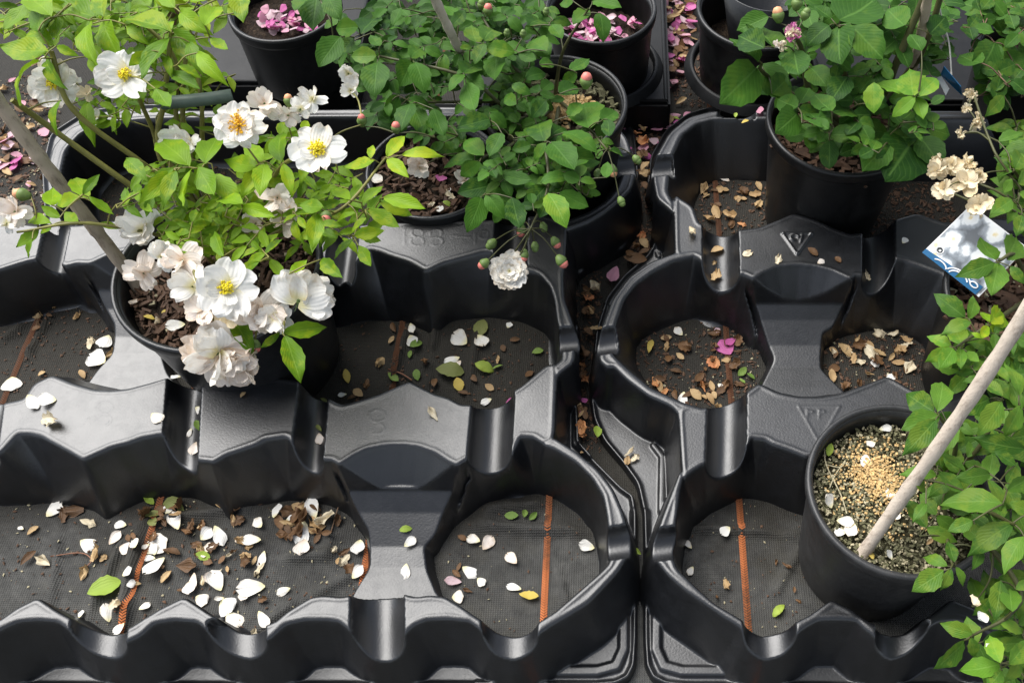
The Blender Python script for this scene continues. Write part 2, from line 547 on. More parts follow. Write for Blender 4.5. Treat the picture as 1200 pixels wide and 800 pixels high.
front_outL = [(648, 512), (675, 529), (700, 549), (718, 572), (730, 600), (736, 622), (736, 650), (724, 669), (690, 705), (662, 722), (645, 732), (622, 748), (600, 753), (578, 749), (560, 734), (550, 727), (525, 724), (500, 725),
             (485, 731), (465, 749), (450, 751), (432, 749), (410, 737), (397, 727), (382, 725), (358, 725), (334, 730), (314, 748), (287, 753), (263, 747), (246, 739), (230, 727), (202, 725), (179, 729), (164, 743),
             (148, 751), (125, 753), (101, 747), (84, 739), (67, 727), (44, 725), (20, 727), (0, 736), (-30, 753), (-60, 746), (-90, 727), (-120, 725), (-150, 735), (-180, 753), (-215, 745), (-290, 725), (-370, 745)]
rimL = [(625, 317), (634, 322), (645, 335), (650, 350), (653, 375), (658, 395), (660, 420), (648, 430), (652, 440), (672, 424), (675, 400), (675, 390), (668, 370), (661, 350), (660, 325), (661, 267), (640, 262), (626, 282)]
backL = [(-250, 285), (-160, 262), (-100, 270), (20, 262), (60, 266), (96, 264), (147, 257), (200, 250), (250, 262), (300, 250), (345, 262), (385, 268), (437, 262), (500, 258), (575, 258), (600, 256), (640, 252), (664, 262),
         (661, 325), (626, 318), (600, 312), (576, 294), (567, 294), (545, 300), (520, 307), (499, 317), (480, 306), (457, 299), (445, 294), (432, 291), (405, 318), (385, 310), (365, 300), (330, 308), (250, 315), (218, 306), (208, 308), (190, 297),
         (160, 291), (130, 297), (105, 309), (91, 308), (75, 312), (60, 300), (30, 306), (-20, 322), (-60, 310), (-120, 325), (-250, 330)]
cellL = [(664, 269), (690, 260), (710, 248), (726, 235), (739, 222), (744, 205), (742, 185), (735, 162), (722, 146), (700, 134), (640, 128), (480, 128), (400, 128), (300, 129), (180, 130), (120, 135), (82, 150), (62, 172), (54, 204), (68, 228), (60, 262),
         (72, 262), (82, 228), (70, 204), (76, 176), (95, 155), (128, 143), (180, 139), (300, 138), (400, 137), (480, 137), (640, 137), (694, 142), (711, 150), (722, 170), (728, 190), (729, 206), (722, 222), (710, 236), (690, 249), (660, 260)]
wallL = front_outL[::-1] + [(660, 430), (673, 424), (675, 395), (667, 365), (661, 345), (661, 270)] + cellL[:21] + [(40, 262), (-120, 270), (-180, 330), (-200, 440), (-330, 470)]
flangeL = [(-420, 809), (-300, 808), (696, 806), (722, 804), (738, 796), (746, 780), (748, 745), (748, 640), (748, 604), (744, 580), (730, 570), (714, 554), (698, 538), (682, 520), (678, 470), (678, 440), (682, 410), (680, 385), (672, 355),
           (672, 330), (690, 316), (735, 292), (749, 262), (750, 200), (745, 150), (720, 130), (690, 123), (400, 121), (150, 123), (100, 131), (58, 158), (48, 200), (52, 262), (20, 275), (-130, 262), (-210, 320), (-230, 430), (-380, 470)]
saddleA = [(398, 515, 1), (392, 540, 1), (402, 560, .75), (412, 585, .45), (421, 603, .35), (434, 625, .25), (434, 665, .2), (417, 690, .2), (400, 725, .2), (540, 725, .2), (512, 695, .2), (500, 667, .2), (497, 642, .22), (510, 628, .28), (520, 600, .38), (532, 572, .57), (542, 540, 1), (535, 515, 1)]
saddleB = None                                             # the same moulding as saddleA, one row further back
sadprofA = prof(470, [(520, 1.2), (543, 1.0), (575, .55), (600, .40), (640, .25), (665, .21), (720, .20)])
_sh = P(91, 308, H) - P(398, 544, H) + Vector((0.008, 0, 0))
planB = plan(saddleA) + np.array([_sh.x, _sh.y])
sadprofB = (sadprofA[0] + _sh.y, sadprofA[1])
groovesL = [gr(582, 465, 577, 546, 25), gr(376, 460, 368, 548, 18), gr(228, 445, 222, 545, 20), gr(0, 470, -10, 542, 22), gr(-200, 470, -215, 540, 22),
            gr(450, 688, 450, 762, 31, .030), gr(600, 740, 600, 764, 33, .024, .008), gr(287, 740, 287, 764, 34, .024, .008), gr(130, 740, 126, 765, 34, .024, .008), gr(-30, 740, -32, 765, 34, .024, .008), gr(-180, 740, -185, 765, 34, .024, .008),
            gr(412, 268, 405, 326, 17), gr(602, 258, 601, 318, 19), gr(82, 268, 72, 318, 15), gr(712, 645, 738, 641, 20, .018, .006), gr(657, 408, 677, 406, 17, .018, .006), gr(722, 205, 745, 204, 17, .018, .006)]
def ipl(lst, z=0.008): return [(P(u, v, z).x, P(u, v, z).y) for u, v in lst]
ribsL = [(ipl([(637, 786), (700, 786), (722, 780), (731, 760), (731, 712)]), 0.007, 0.006), (ipl([(727, 712), (733, 680), (741, 655), (742, 600)]), 0.004, 0.004),
         (ipl([(674, 465), (674, 520), (690, 536)]), 0.006, 0.004), (ipl([(676, 335), (676, 400)]), 0.004, 0.004), (ipl([(560, 800), (640, 797)]), 0.004, 0.004)]

def seg_emboss(segs, hgt, w):
    def fn(X, Y, Z):
        for (u0, v0, u1, v1) in segs:
            a, b = P(u0, v0, H), P(u1, v1, H)
            m = (X > min(a.x, b.x) - .01) & (X < max(a.x, b.x) + .01) & (Y > min(a.y, b.y) - .01) & (Y < max(a.y, b.y) + .01)
            ex, ey = b.x - a.x, b.y - a.y; L = ex * ex + ey * ey + 1e-12
            x, y = X[m], Y[m]
            t = np.clip(((x - a.x) * ex + (y - a.y) * ey) / L, 0, 1)
            d = np.hypot(x - a.x - t * ex, y - a.y - t * ey)
            zz = Z[m]
            zz += np.where(zz > H * .9, hgt * (1 - smoothstep(w * .5, w * 1.3, d)), 0)
            Z[m] = zz
        return Z
    return fn
def ring(u, v, ru, rv, a0=0, a1=360, n=10):
    t = [math.radians(a0 + (a1 - a0) * i / n) for i in range(n + 1)]
    return [(u + ru * math.cos(t[i]), v + rv * math.sin(t[i]), u + ru * math.cos(t[i + 1]), v + rv * math.sin(t[i + 1])) for i in range(n)]
textL = ([(474, 269, 474, 287)] + ring(489, 273, 7, 4.5) + ring(489, 283, 8, 5) + ring(511, 273, 7, 4.5, 150, 400) + ring(511, 283, 8, 5, -140, 130) + [(528, 276, 552, 278), (557, 286, 557, 274)] + ring(567, 275, 6, 5) + [(572, 276, 568, 286)]
         + ring(123, 478, 9, 7) + ring(123, 492, 7, 6, -90, 90) + [(98, 500, 104, 490), (104, 490, 104, 512)] + ring(442, 487, 10, 7) + ring(442, 502, 8, 6, -90, 120))
floorsL = [plan(q, 0.0) for q in (
    [(-330, 600), (-250, 588), (-190, 590), (-150, 600), (-130, 612), (-100, 598), (-60, 588), (0, 592), (60, 590), (110, 600), (125, 612), (150, 598), (175, 587), (230, 585), (255, 597), (270, 614), (290, 598), (340, 588), (385, 592), (410, 605), (423, 630), (430, 660), (420, 690),
     (410, 725), (385, 742), (330, 755), (287, 765), (240, 755), (215, 742), (190, 752), (130, 768), (70, 752), (44, 744), (0, 760), (-30, 768), (-80, 755), (-120, 744), (-180, 768), (-250, 750), (-330, 760)],
    [(513, 665), (518, 640), (535, 618), (560, 598), (600, 580), (630, 579), (655, 586), (680, 603), (697, 630), (704, 660), (702, 675), (690, 705), (660, 735), (630, 755), (600, 770), (565, 755), (535, 725), (518, 695)],
    [(395, 385), (430, 375), (470, 380), (498, 390), (507, 398), (530, 378), (570, 374), (610, 378), (640, 392), (655, 410), (656, 430), (640, 455), (600, 492), (560, 494), (520, 484), (490, 470), (440, 484), (390, 494), (340, 480), (300, 465), (240, 480), (205, 455), (195, 430), (192, 405), (215, 385), (260, 388), (300, 396), (340, 383)],
    [(-200, 420), (-140, 400), (-60, 385), (0, 383), (35, 374), (70, 362), (95, 357), (113, 362), (124, 385), (128, 408), (115, 428), (100, 448), (60, 468), (0, 490), (-60, 475), (-140, 485), (-220, 480)],
    [(100, 240), (106, 196), (160, 178), (300, 176), (500, 176), (660, 176), (700, 192), (712, 215), (692, 250), (640, 275), (560, 285), (500, 300), (300, 295), (200, 288), (130, 290)])]
bx0 = P(-345, 470, H).x
trayL = tray('plant_tray', (bx0, P(752, 600, 0).x + .03, P(0, 832, 0).y, P(400, 105, 0).y + .02),
             [plan(midL), plan(front_in + front_outL), plan(rimL), plan(backL), plan(cellL),
              plan([(-335, 470), (-300, 470), (-300, 530), (-360, 745), (-395, 745), (-345, 530)])],
             plan(wallL), plan(flangeL, .008), groovesL, [(plan(saddleA), sadprofA, 1.1), (planB, sadprofB, 1.1)], ribsL,
             'black plastic nursery tray under the white-flowered rose, petals scattered in its cells', floorsL, emboss=seg_emboss(textL, 0.00020, 0.0010))

# ---- right tray
midR = [(795, 479), (807, 475), (825, 479), (850, 472), (875, 460), (890, 449), (912, 460), (937, 465), (962, 465), (987, 461), (1015, 450), (1040, 440), (1075, 460), (1120, 470), (1150, 450), (1200, 440), (1260, 462), (1330, 445), (1500, 460),
        (1500, 520), (1330, 535), (1260, 515), (1200, 530), (1150, 512), (1100, 535), (1060, 520), (1020, 512), (985, 525), (947, 535), (925, 526), (907, 520), (897, 514), (880, 512), (866, 535), (845, 541), (825, 543), (812, 551), (800, 561)]
rimR = [(825, 479), (800, 472), (787, 466), (762, 455), (740, 437), (725, 423), (717, 415), (716, 400), (722, 375), (731, 350), (746, 331), (767, 316), (790, 304), (816, 298),
        (791, 296), (762, 307), (737, 324), (718, 350), (706, 383), (702, 400), (703, 422), (711, 429), (720, 429), (735, 444), (760, 463), (785, 474), (795, 482)]
backR = [(790, 228), (812, 242), (819, 262), (842, 266), (865, 270), (890, 267), (912, 258), (930, 250), (955, 257), (975, 267), (996, 275), (1020, 272), (1050, 257), (1075, 250), (1110, 262), (1150, 255), (1240, 262), (1330, 260),
         (1330, 330), (1200, 335), (1125, 342), (1107, 322), (1080, 312), (1062, 305), (1047, 302), (1025, 324), (1002, 322), (997, 327), (975, 317), (955, 312), (935, 310), (912, 312), (895, 319), (884, 326), (870, 320), (842, 324), (816, 298), (791, 301)]
cellR = [(790, 240), (781, 224), (783, 205), (786, 185), (798, 158), (817, 144), (838, 139), (885, 139), (1000, 139), (1330, 139), (1330, 130), (1000, 130), (885, 130), (835, 130), (806, 138), (784, 156), (767, 187), (765, 210), (769, 232), (788, 248)]
frontR_in = [(800, 558), (796, 575), (794, 600), (791, 620), (784, 640), (793, 666), (815, 687), (837, 707), (860, 720), (885, 735), (897, 738), (910, 736), (925, 733), (940, 725), (950, 720), (975, 702), (995, 712), (1012, 724), (1032, 735), (1050, 738), (1070, 735),
             (1090, 722), (1115, 702), (1140, 712), (1160, 725), (1190, 738), (1230, 722), (1260, 702), (1300, 722), (1335, 738), (1372, 722), (1400, 702), (1430, 716), (1490, 732)]
frontR_out = [(797, 552), (786, 580), (774, 612), (769, 632), (769, 655), (783, 673), (803, 690), (825, 705), (850, 722), (868, 733), (880, 748), (900, 753), (918, 750), (930, 744), (945, 733), (960, 725), (985, 724), (1005, 726), (1015, 736), (1032, 749), (1050, 753), (1067, 747),
              (1085, 735), (1100, 727), (1120, 725), (1150, 732), (1165, 746), (1195, 753), (1220, 746), (1240, 727), (1270, 725), (1300, 740), (1335, 753), (1365, 746), (1385, 727), (1415, 725), (1490, 748)]
wallR = frontR_out[::-1] + [(795, 500), (785, 474), (735, 444), (703, 422), (702, 400), (718, 350), (762, 307), (788, 296), (786, 250), (769, 232), (765, 210), (767, 187), (784, 156), (806, 138), (835, 130), (1330, 130)]
flangeR = [(1520, 809), (806, 807), (779, 804), (763, 796), (755, 780), (753, 745), (753, 640), (752, 600), (745, 568), (728, 544), (706, 518), (694, 492), (690, 465), (690, 440), (694, 415), (697, 385), (708, 350), (730, 322), (757, 300), (768, 280), (760, 250), (757, 215), (760, 185), (778, 153), (805, 133), (835, 125), (1400, 124)]
saddleC = [(884, 305, 1), (880, 322, 1), (882, 338, .8), (888, 362, .5), (896, 392, .3), (908, 422, .2), (895, 447, .2), (880, 478, .2), (1010, 478, .2), (980, 450, .2), (962, 432, .2), (961, 420, .2), (963, 393, .28), (975, 387, .3), (983, 370, .42), (991, 352, .57), (1001, 322, 1), (997, 305, 1)]
sadprofC = prof(937, [(310, 1.2), (326, 1.0), (356, .55), (375, .42), (405, .27), (430, .21), (475, .20)])
groovesR = [gr(842, 268, 843, 334, 21), gr(1024, 272, 1024, 337, 19), gr(850, 470, 848, 549, 23), gr(898, 740, 900, 764, 31, .024, .008), gr(1050, 742, 1050, 764, 31, .024, .008), gr(1195, 742, 1197, 764, 31, .024, .008),
            gr(792, 643, 768, 646, 20, .018, .006), gr(718, 408, 700, 411, 18, .018, .006), gr(784, 205, 764, 207, 16, .018, .006), gr(862, 141, 862, 128, 22, .016, .012)]
ribsR = [(ipl([(860, 786), (800, 786), (778, 780), (769, 760), (769, 712)]), 0.007, 0.006), (ipl([(771, 712), (766, 680), (759, 655), (758, 600)]), 0.004, 0.004),
         (ipl([(766, 522), (776, 535), (775, 600)]), 0.006, 0.004), (ipl([(712, 360), (704, 385)]), 0.006, 0.004), (ipl([(766, 285), (772, 300)]), 0.005, 0.004)]
def tri_emb(c, w, hh):
    u, v = c
    return [(u - w, v, u + w, v), (u + w, v, u, v + hh), (u, v + hh, u - w, v)]
def embR(X, Y, Z):
    Z = seg_emboss(tri_emb((934, 274), 17, 24), 0.0018, 0.0013)(X, Y, Z)
    Z = seg_emboss(ring(931, 279, 5, 3, 90, 360) + [(940, 276, 938, 284)], 0.0014, 0.0012)(X, Y, Z)
    Z = seg_emboss(tri_emb((960, 476), 24, 42), 0.0003, 0.0011)(X, Y, Z)
    Z = seg_emboss([(946, 480, 946, 490), (946, 480, 953, 482), (953, 482, 946, 485), (960, 480, 960, 490), (960, 480, 967, 482), (967, 482, 960, 485)], 0.0003, 0.0010)(X, Y, Z)
    return Z
floorsR = [plan(q, 0.0) for q in (
    [(803, 640), (815, 620), (835, 602), (868, 585), (900, 590), (925, 600), (955, 608), (1000, 592), (1060, 587), (1110, 600), (1140, 612), (1200, 592), (1330, 600), (1480, 592), (1480, 765), (1400, 744), (1335, 768), (1260, 744), (1200, 768), (1115, 744), (1050, 768), (975, 745), (900, 768), (860, 750), (830, 725), (805, 690), (799, 665)],
    [(745, 408), (755, 395), (775, 385), (800, 376), (815, 373), (840, 378), (862, 390), (880, 415), (888, 440), (880, 457), (860, 478), (840, 486), (815, 482), (790, 471), (762, 452), (746, 428)],
    [(966, 442), (968, 412), (985, 397), (1020, 388), (1055, 391), (1080, 405), (1090, 430), (1085, 462), (1050, 488), (1010, 482), (980, 468)],
    [(1110, 430), (1130, 400), (1200, 388), (1400, 395), (1400, 485), (1180, 480), (1120, 465)],
    [(816, 240), (824, 222), (840, 214), (862, 212), (890, 214), (1000, 212), (1100, 215), (1345, 215), (1345, 295), (1150, 288), (1060, 292), (1000, 300), (960, 282), (930, 276), (890, 292), (850, 298), (825, 290), (814, 265)])]
slot = [(694, 512), (705, 520), (728, 548), (738, 580), (736, 586), (724, 572), (704, 540)]
XR = 0.534                                                 # the tray's far end, beyond the picture
def clip_x(p, x):
    p = p.copy(); p[:, 0] = np.minimum(p[:, 0], x); return p
floorsR = [clip_x(p, XR - .022) for p in floorsR]
_yb, _yf = P(1200, 130, H).y, P(1200, 740, H).y
end_wall = np.array([(XR - .014, _yf - .004), (XR, _yf - .004), (XR, _yb), (XR - .014, _yb)])
trayR = tray('plant_tray', (P(685, 420, 0).x - .01, XR + .03, P(0, 832, 0).y, P(400, 118, 0).y + .02),
             [clip_x(plan(midR), XR), plan(rimR), clip_x(plan(backR), XR), clip_x(plan(cellR), XR), clip_x(plan(frontR_in + frontR_out[::-1]), XR), end_wall],
             clip_x(plan(wallR), XR), clip_x(plan(flangeR, .008), XR + .014), groovesR, [(plan(saddleC), sadprofC, 1.1)], ribsR,
             'black plastic nursery tray holding the staked pot, triangle mark on its block', floorsR, emboss=embR, cut=[plan(slot, .008)])

# ------------------------------------------------------------------ more materials
def leaf_mat(name, c_dark, c_light, rough=0.42, vein=(0.20, 0.30, 0.08), trans=0.28, veinamt=0.55):
    t = NT(name)
    uv = t.new('UVMap').outputs['UV']
    sep = t.new('SeparateXYZ'); t.link(uv, sep.inputs[0])
    u, v = sep.outputs[0], sep.outputs[1]
    av = t.math('ABSOLUTE', t.math('SUBTRACT', v, 0.5))
    oi = t.new('ObjectInfo').outputs['Random']
    isl = t.new('NewGeometry').outputs['Random Per Island']
    rnd = t.math('FRACT', t.math('ADD', oi, isl))
    n = t.noise(t.coord('Object'), 5.0, 4, 0.6)
    fac = t.math('ADD', t.math('MULTIPLY', rnd, 0.75), t.math('MULTIPLY', t.math('SUBTRACT', n, 0.35), 0.55), True)
    col = t.mix(fac, c_dark, c_light)
    # side veins run forwards from the midrib
    ph = t.math('SUBTRACT', t.math('MULTIPLY', u, 9.0), t.math('MULTIPLY', av, 8.0))
    saw = t.math('ABSOLUTE', t.math('SUBTRACT', t.math('FRACT', ph), 0.5))
    side = t.ramp(saw, [(0.0, (1, 1, 1)), (0.13, (0, 0, 0))])
    mid = t.ramp(av, [(0.012, (1, 1, 1)), (0.045, (0, 0, 0))])
    vv = t.math('MAXIMUM', t.math('MULTIPLY', side, 0.45), mid)
    col = t.mix(t.math('MULTIPLY', vv, veinamt), col, vein)
    blot = t.noise(t.coord('Object'), 2.6, 5, 0.7)
    aged = t.math('MULTIPLY', t.ramp(t.math('ADD', blot, t.math('MULTIPLY', t.math('FRACT', t.math('MULTIPLY', rnd, 7.3)), 0.22)), [(0.66, (0, 0, 0)), (0.76, (1, 1, 1))]), 0.45)
    col = t.mix(aged, col, (c_light[0] * 1.5, c_light[1] * 1.02, c_light[2]))
    hgt = t.math('SUBTRACT', t.math('MULTIPLY', saw, 0.8), t.math('MULTIPLY', mid, 0.9))
    nrm = t.bump(hgt, 0.20, 0.0018)
    b = t.bsdf(col, rough, nrm, 0.17)
    tr = t.new('BsdfTranslucent'); t.link(t.mix(0.5, col, (c_light[0] * 1.5, c_light[1] * 1.5, c_light[2])), tr.inputs['Color'])
    mx = t.new('MixShader'); mx.inputs[0].default_value = trans
    t.link(b.outputs[0], mx.inputs[1]); t.link(tr.outputs[0], mx.inputs[2])
    return t.done(mx.outputs[0])

M['leafA'] = leaf_mat('leaf_yellow_green', (0.062, 0.150, 0.006), (0.215, 0.365, 0.010), 0.45, (0.30, 0.44, 0.06), 0.26, 0.28)
M['leafB'] = leaf_mat('leaf_dark_green', (0.009, 0.042, 0.004), (0.062, 0.165, 0.014), 0.55, (0.11, 0.23, 0.04), 0.20, 0.32)
M['leafC'] = leaf_mat('leaf_deep_green', (0.010, 0.044, 0.005), (0.056, 0.150, 0.014), 0.55, (0.13, 0.26, 0.05), 0.18, 0.40)
M['leafD'] = leaf_mat('leaf_mid_green', (0.024, 0.078, 0.008), (0.105, 0.215, 0.022), 0.48, (0.17, 0.30, 0.06), 0.20, 0.32)
M['leafM'] = leaf_mat('leaf_fresh_green', (0.060, 0.160, 0.012), (0.150, 0.300, 0.028), 0.46, (0.22, 0.38, 0.08), 0.24, 0.32)
M['leafN'] = leaf_mat('leaf_new_growth', (0.140, 0.270, 0.008), (0.290, 0.430, 0.018), 0.46, (0.36, 0.50, 0.10), 0.26, 0.28)

def petal_mat(name, c, c2, trans=0.35, rough=0.55, ubase=None):
    t = NT(name)
    uv = t.new('UVMap').outputs['UV']
    sep = t.new('SeparateXYZ'); t.link(uv, sep.inputs[0])
    n = t.noise(t.coord('Object'), 3.2, 4, 0.6)
    oi = t.new('ObjectInfo').outputs['Random']
    col = t.mix(t.math('MULTIPLY', t.math('ADD', n, oi), 0.55, True), c, c2)
    if ubase:
        col = t.mix(t.ramp(sep.outputs[0], [(0.05, (0.8, 0.8, 0.8)), (0.35, (0, 0, 0))]), col, ubase)
    ed = t.math('MAXIMUM', t.math('MULTIPLY', t.math('ABSOLUTE', t.math('SUBTRACT', sep.outputs[1], 0.5)), 2.0), sep.outputs[0])
    br = t.ramp(t.math('ADD', t.math('MULTIPLY', ed, 0.35), t.math('ADD', t.math('MULTIPLY', n, 0.7), t.math('MULTIPLY', oi, 0.22))), [(0.78, (0, 0, 0)), (0.98, (0.55, 0.55, 0.55))])
    col = t.mix(br, col, (c[0] * 0.62, c[1] * 0.46, c[2] * 0.26))
    wv = t.math('SINE', t.math('MULTIPLY', sep.outputs[1], 46.0))
    nrm = t.bump(t.math('ADD', t.math('MULTIPLY', wv, 0.3), n), 0.25, 0.0015)
    b = t.bsdf(col, rough, nrm, 0.3)
    tr = t.new('BsdfTranslucent'); t.link(col, tr.inputs['Color'])
    mx = t.new('MixShader'); mx.inputs[0].default_value = trans
    t.link(b.outputs[0], mx.inputs[1]); t.link(tr.outputs[0], mx.inputs[2])
    return t.done(mx.outputs[0])
M['white'] = petal_mat('petal_white', (0.90, 0.885, 0.84), (0.89, 0.86, 0.79), 0.25, ubase=(0.84, 0.76, 0.36))
M['blush'] = petal_mat('petal_blush', (0.90, 0.86, 0.78), (0.89, 0.77, 0.68), 0.25, ubase=(0.72, 0.56, 0.40))
M['cream'] = petal_mat('petal_cream', (0.72, 0.60, 0.40), (0.78, 0.70, 0.52), 0.25)
M['tan'] = petal_mat('petal_tan', (0.34, 0.20, 0.085), (0.58, 0.42, 0.22), 0.2)
M['brown'] = petal_mat('petal_brown', (0.050, 0.027, 0.013), (0.20, 0.105, 0.045), 0.12)
M['orange_p'] = petal_mat('petal_orange', (0.62, 0.22, 0.10), (0.55, 0.30, 0.12), 0.2)
M['pink'] = petal_mat('petal_pink', (0.62, 0.22, 0.36), (0.72, 0.45, 0.50), 0.3)
M['magenta'] = petal_mat('petal_magenta', (0.42, 0.06, 0.24), (0.66, 0.20, 0.44), 0.3)
M['mauve'] = petal_mat('petal_mauve', (0.60, 0.40, 0.46), (0.72, 0.56, 0.58), 0.3)
M['lime'] = petal_mat('leaf_lime', (0.26, 0.40, 0.05), (0.38, 0.48, 0.08), 0.3)
M['green'] = petal_mat('leaf_fallen_green', (0.10, 0.19, 0.03), (0.22, 0.32, 0.07), 0.2)
M['olive'] = petal_mat('leaf_fallen_olive', (0.16, 0.19, 0.05), (0.26, 0.27, 0.09), 0.2)
M['yellow'] = petal_mat('leaf_fallen_yellow', (0.55, 0.40, 0.06), (0.66, 0.52, 0.14), 0.25)
M['dry'] = petal_mat('petal_dried', (0.92, 0.85, 0.66), (0.86, 0.72, 0.46), 0.30)
M['stamen'] = simple('stamen_yellow', (0.85, 0.66, 0.03), 0.6, 0.3, 300)
M['stamen_o'] = simple('stamen_orange', (0.85, 0.46, 0.02), 0.6, 0.3, 300)
M['stemA'] = simple('stem_green_brown', (0.17, 0.16, 0.035), 0.5, 0.35, 40)
M['stemR'] = simple('stem_reddish', (0.20, 0.085, 0.045), 0.5, 0.35, 40)
M['stemB'] = simple('stem_green', (0.060, 0.062, 0.020), 0.5, 0.3, 40)
M['bark'] = simple('stem_brown', (0.14, 0.085, 0.05), 0.7, 0.4, 60)
def cane_mat(name, a, b, c):
    t = NT(name)
    co = t.coord('Object')
    mp = t.new('Mapping'); mp.inputs['Scale'].default_value = (1, 1, 0.25); t.link(co, mp.inputs['Vector'])
    n1, n2 = t.noise(mp.outputs[0], 160, 6, 0.75), t.noise(co, 22, 5, 0.7)
    col = t.mix(n2, a, b)
    col = t.mix(t.ramp(n1, [(0.50, (0, 0, 0)), (0.68, (0.8, 0.8, 0.8))]), col, c)
    return t.done(t.bsdf(col, 0.7, t.bump(n1, 0.8, 0.0015), 0.25).outputs[0])
M['stake'] = cane_mat('bamboo_grey', (0.44, 0.36, 0.27), (0.33, 0.265, 0.195), (0.15, 0.11, 0.08))
M['stake2'] = cane_mat('bamboo_pale', (0.60, 0.52, 0.43), (0.46, 0.385, 0.31), (0.24, 0.185, 0.14))
M['calyx'] = simple('calyx_green', (0.13, 0.20, 0.05), 0.5, 0.3, 80)
M['budpink'] = simple('bud_pink', (0.68, 0.20, 0.16), 0.5, 0.35, 80)
M['budorange'] = simple('bud_orange', (0.66, 0.33, 0.17), 0.5, 0.35, 80)
M['granule'] = simple('feed_granule', (0.52, 0.35, 0.15), 0.7, 0.35, 200)
M['chip'] = simple('bark_chip', (0.085, 0.045, 0.025), 0.75, 0.55, 60)
M['grit'] = simple('grit_pale', (0.34, 0.30, 0.19), 0.8, 0.4, 200)
M['moss'] = simple('moss_bit', (0.105, 0.100, 0.050), 0.8, 0.5, 150)
M['white_string'] = simple('string_white', (0.6, 0.57, 0.5), 0.7, 0.15, 80)
M['tie'] = simple('tie_green', (0.085, 0.115, 0.095), 0.5, 0.2, 60)

def soil_mat(name, a, b, c):
    t = NT(name)
    w = t.world()
    n1, n2 = t.noise(w, 140, 6, 0.75), t.noise(w, 420, 4, 0.7)
    col = t.ramp(t.math('ADD', t.math('MULTIPLY', n1, 0.6), t.math('MULTIPLY', n2, 0.4)), [(0.36, a), (0.52, b), (0.66, c)])
    return t.done(t.bsdf(col, 0.85, t.bump(t.math('ADD', n1, n2), 1.0, 0.004), 0.2).outputs[0])
M['soil'] = soil_mat('soil_dark', (0.010, 0.008, 0.006), (0.035, 0.024, 0.016), (0.11, 0.075, 0.045))
M['soil_moss'] = soil_mat('soil_mossy', (0.022, 0.020, 0.011), (0.085, 0.078, 0.040), (0.26, 0.24, 0.16))

# ------------------------------------------------------------------ pots
POTS = 'round black plant pots'
def pot(u, v, zr, rpx, hgt, label, mat='pot', soil='soil', depth=0.028, taper=0.78, soil_z=None, base=0.002, contents=True):
    c = P(u, v, zr)
    R = rpx / ppm(u, v, zr)
    o = empty('plant_pot', (c.x, c.y, base))
    h = zr - base
    r0 = R * taper
    b = Buf()
    lip = 0.016
    rr = lambda z: r0 + (R - 0.004 - r0) * z / h
    b.lathe([(0.0005, 0.004), (r0 * .93, 0.004), (r0 * .985, 0.0005), (r0, 0.004), (rr(h * .35), h * .35), (rr(h * .62), h * .62), (rr(h - lip - .004), h - lip - .004), (R - 0.004, h - lip),
             (R - 0.004, h - .004), (R - .0065, h - .003), (R - .0075, h - lip), (rr(h * .5) - .004, h * .5), (r0 - .004, .008), (.0005, .008)], 72)
    b.build('body', M[mat], o)
    rb = Buf()
    rb.lathe([(R - .0045, h - lip), (R - .0015, h - lip + .001), (R - .0008, h - lip + .004), (R, h - .004), (R - .0006, h - .0012), (R - .0025, h), (R - .0048, h - .0008), (R - .0062, h - .003), (R - .0068, h - .010)], 72)
    rb.build('rim', M[mat], o)
    if contents:
        zs = h - depth
        rs = rr(zs) - 0.0032
        n, m = 22, 56
        V, Fc = [(0, 0, zs)], []
        r_ = random.Random(int(u * 7 + v))
        for i in range(1, n + 1):
            for k in range(m):
                a = 2 * math.pi * (k + .5 * (i % 2)) / m
                r = rs * i / n
                V.append((r * math.cos(a), r * math.sin(a), zs + (r_.random() - .5) * 0.006 - 0.004 * (i / n) ** 3))
        for k in range(m): Fc.append((0, 1 + k, 1 + (k + 1) % m))
        for i in range(n - 1):
            for k in range(m):
                a, b_ = 1 + i * m + k, 1 + i * m + (k + 1) % m
                Fc.append((a, a + m, b_ + m, b_))
        link('soil', mesh('soil', V, Fc, True), M[soil], o)
    tag(o, label, 'plant pot', POTS)
    o['zs'] = base + (h - depth)
    o['R'] = R
    return o

def chips(parent, name, mat, n, rmax, zs, size, flat=0.35, centre=(0, 0), seed=1, gauss=False):
    r_ = random.Random(seed); b = Buf()
    for _ in range(n):
        if gauss: x, y = r_.gauss(0, rmax), r_.gauss(0, rmax)
        else:
            a, r = r_.random() * 6.283, rmax * math.sqrt(r_.random()); x, y = r * math.cos(a), r * math.sin(a)
        s = size * (0.5 + r_.random())
        e = Matrix.Rotation(r_.random() * 6.28, 3, 'Z') @ Matrix.Rotation(r_.gauss(0, .35), 3, 'X') @ Matrix.Rotation(r_.gauss(0, .35), 3, 'Y')
        pts = [Vector((sx * s * (.7 + .5 * r_.random()), sy * s * flat * (.7 + .5 * r_.random()), sz * s * flat * .5)) for sx, sy, sz in ((-1, -1, -1), (1, -1, -1), (1, 1, -1), (-1, 1, -1), (-1, -1, 1), (1, -1, 1), (1, 1, 1), (-1, 1, 1))]
        c = Vector((centre[0] + x, centre[1] + y, zs + 0.002 + r_.random() * 0.003))
        b.add([c + e @ p for p in pts], [(3, 2, 1, 0), (4, 5, 6, 7), (0, 1, 5, 4), (1, 2, 6, 5), (2, 3, 7, 6), (3, 0, 4, 7)])
    o = b.build(name, M[mat], parent, smooth=False)
    o['kind'] = 'stuff'
    return o

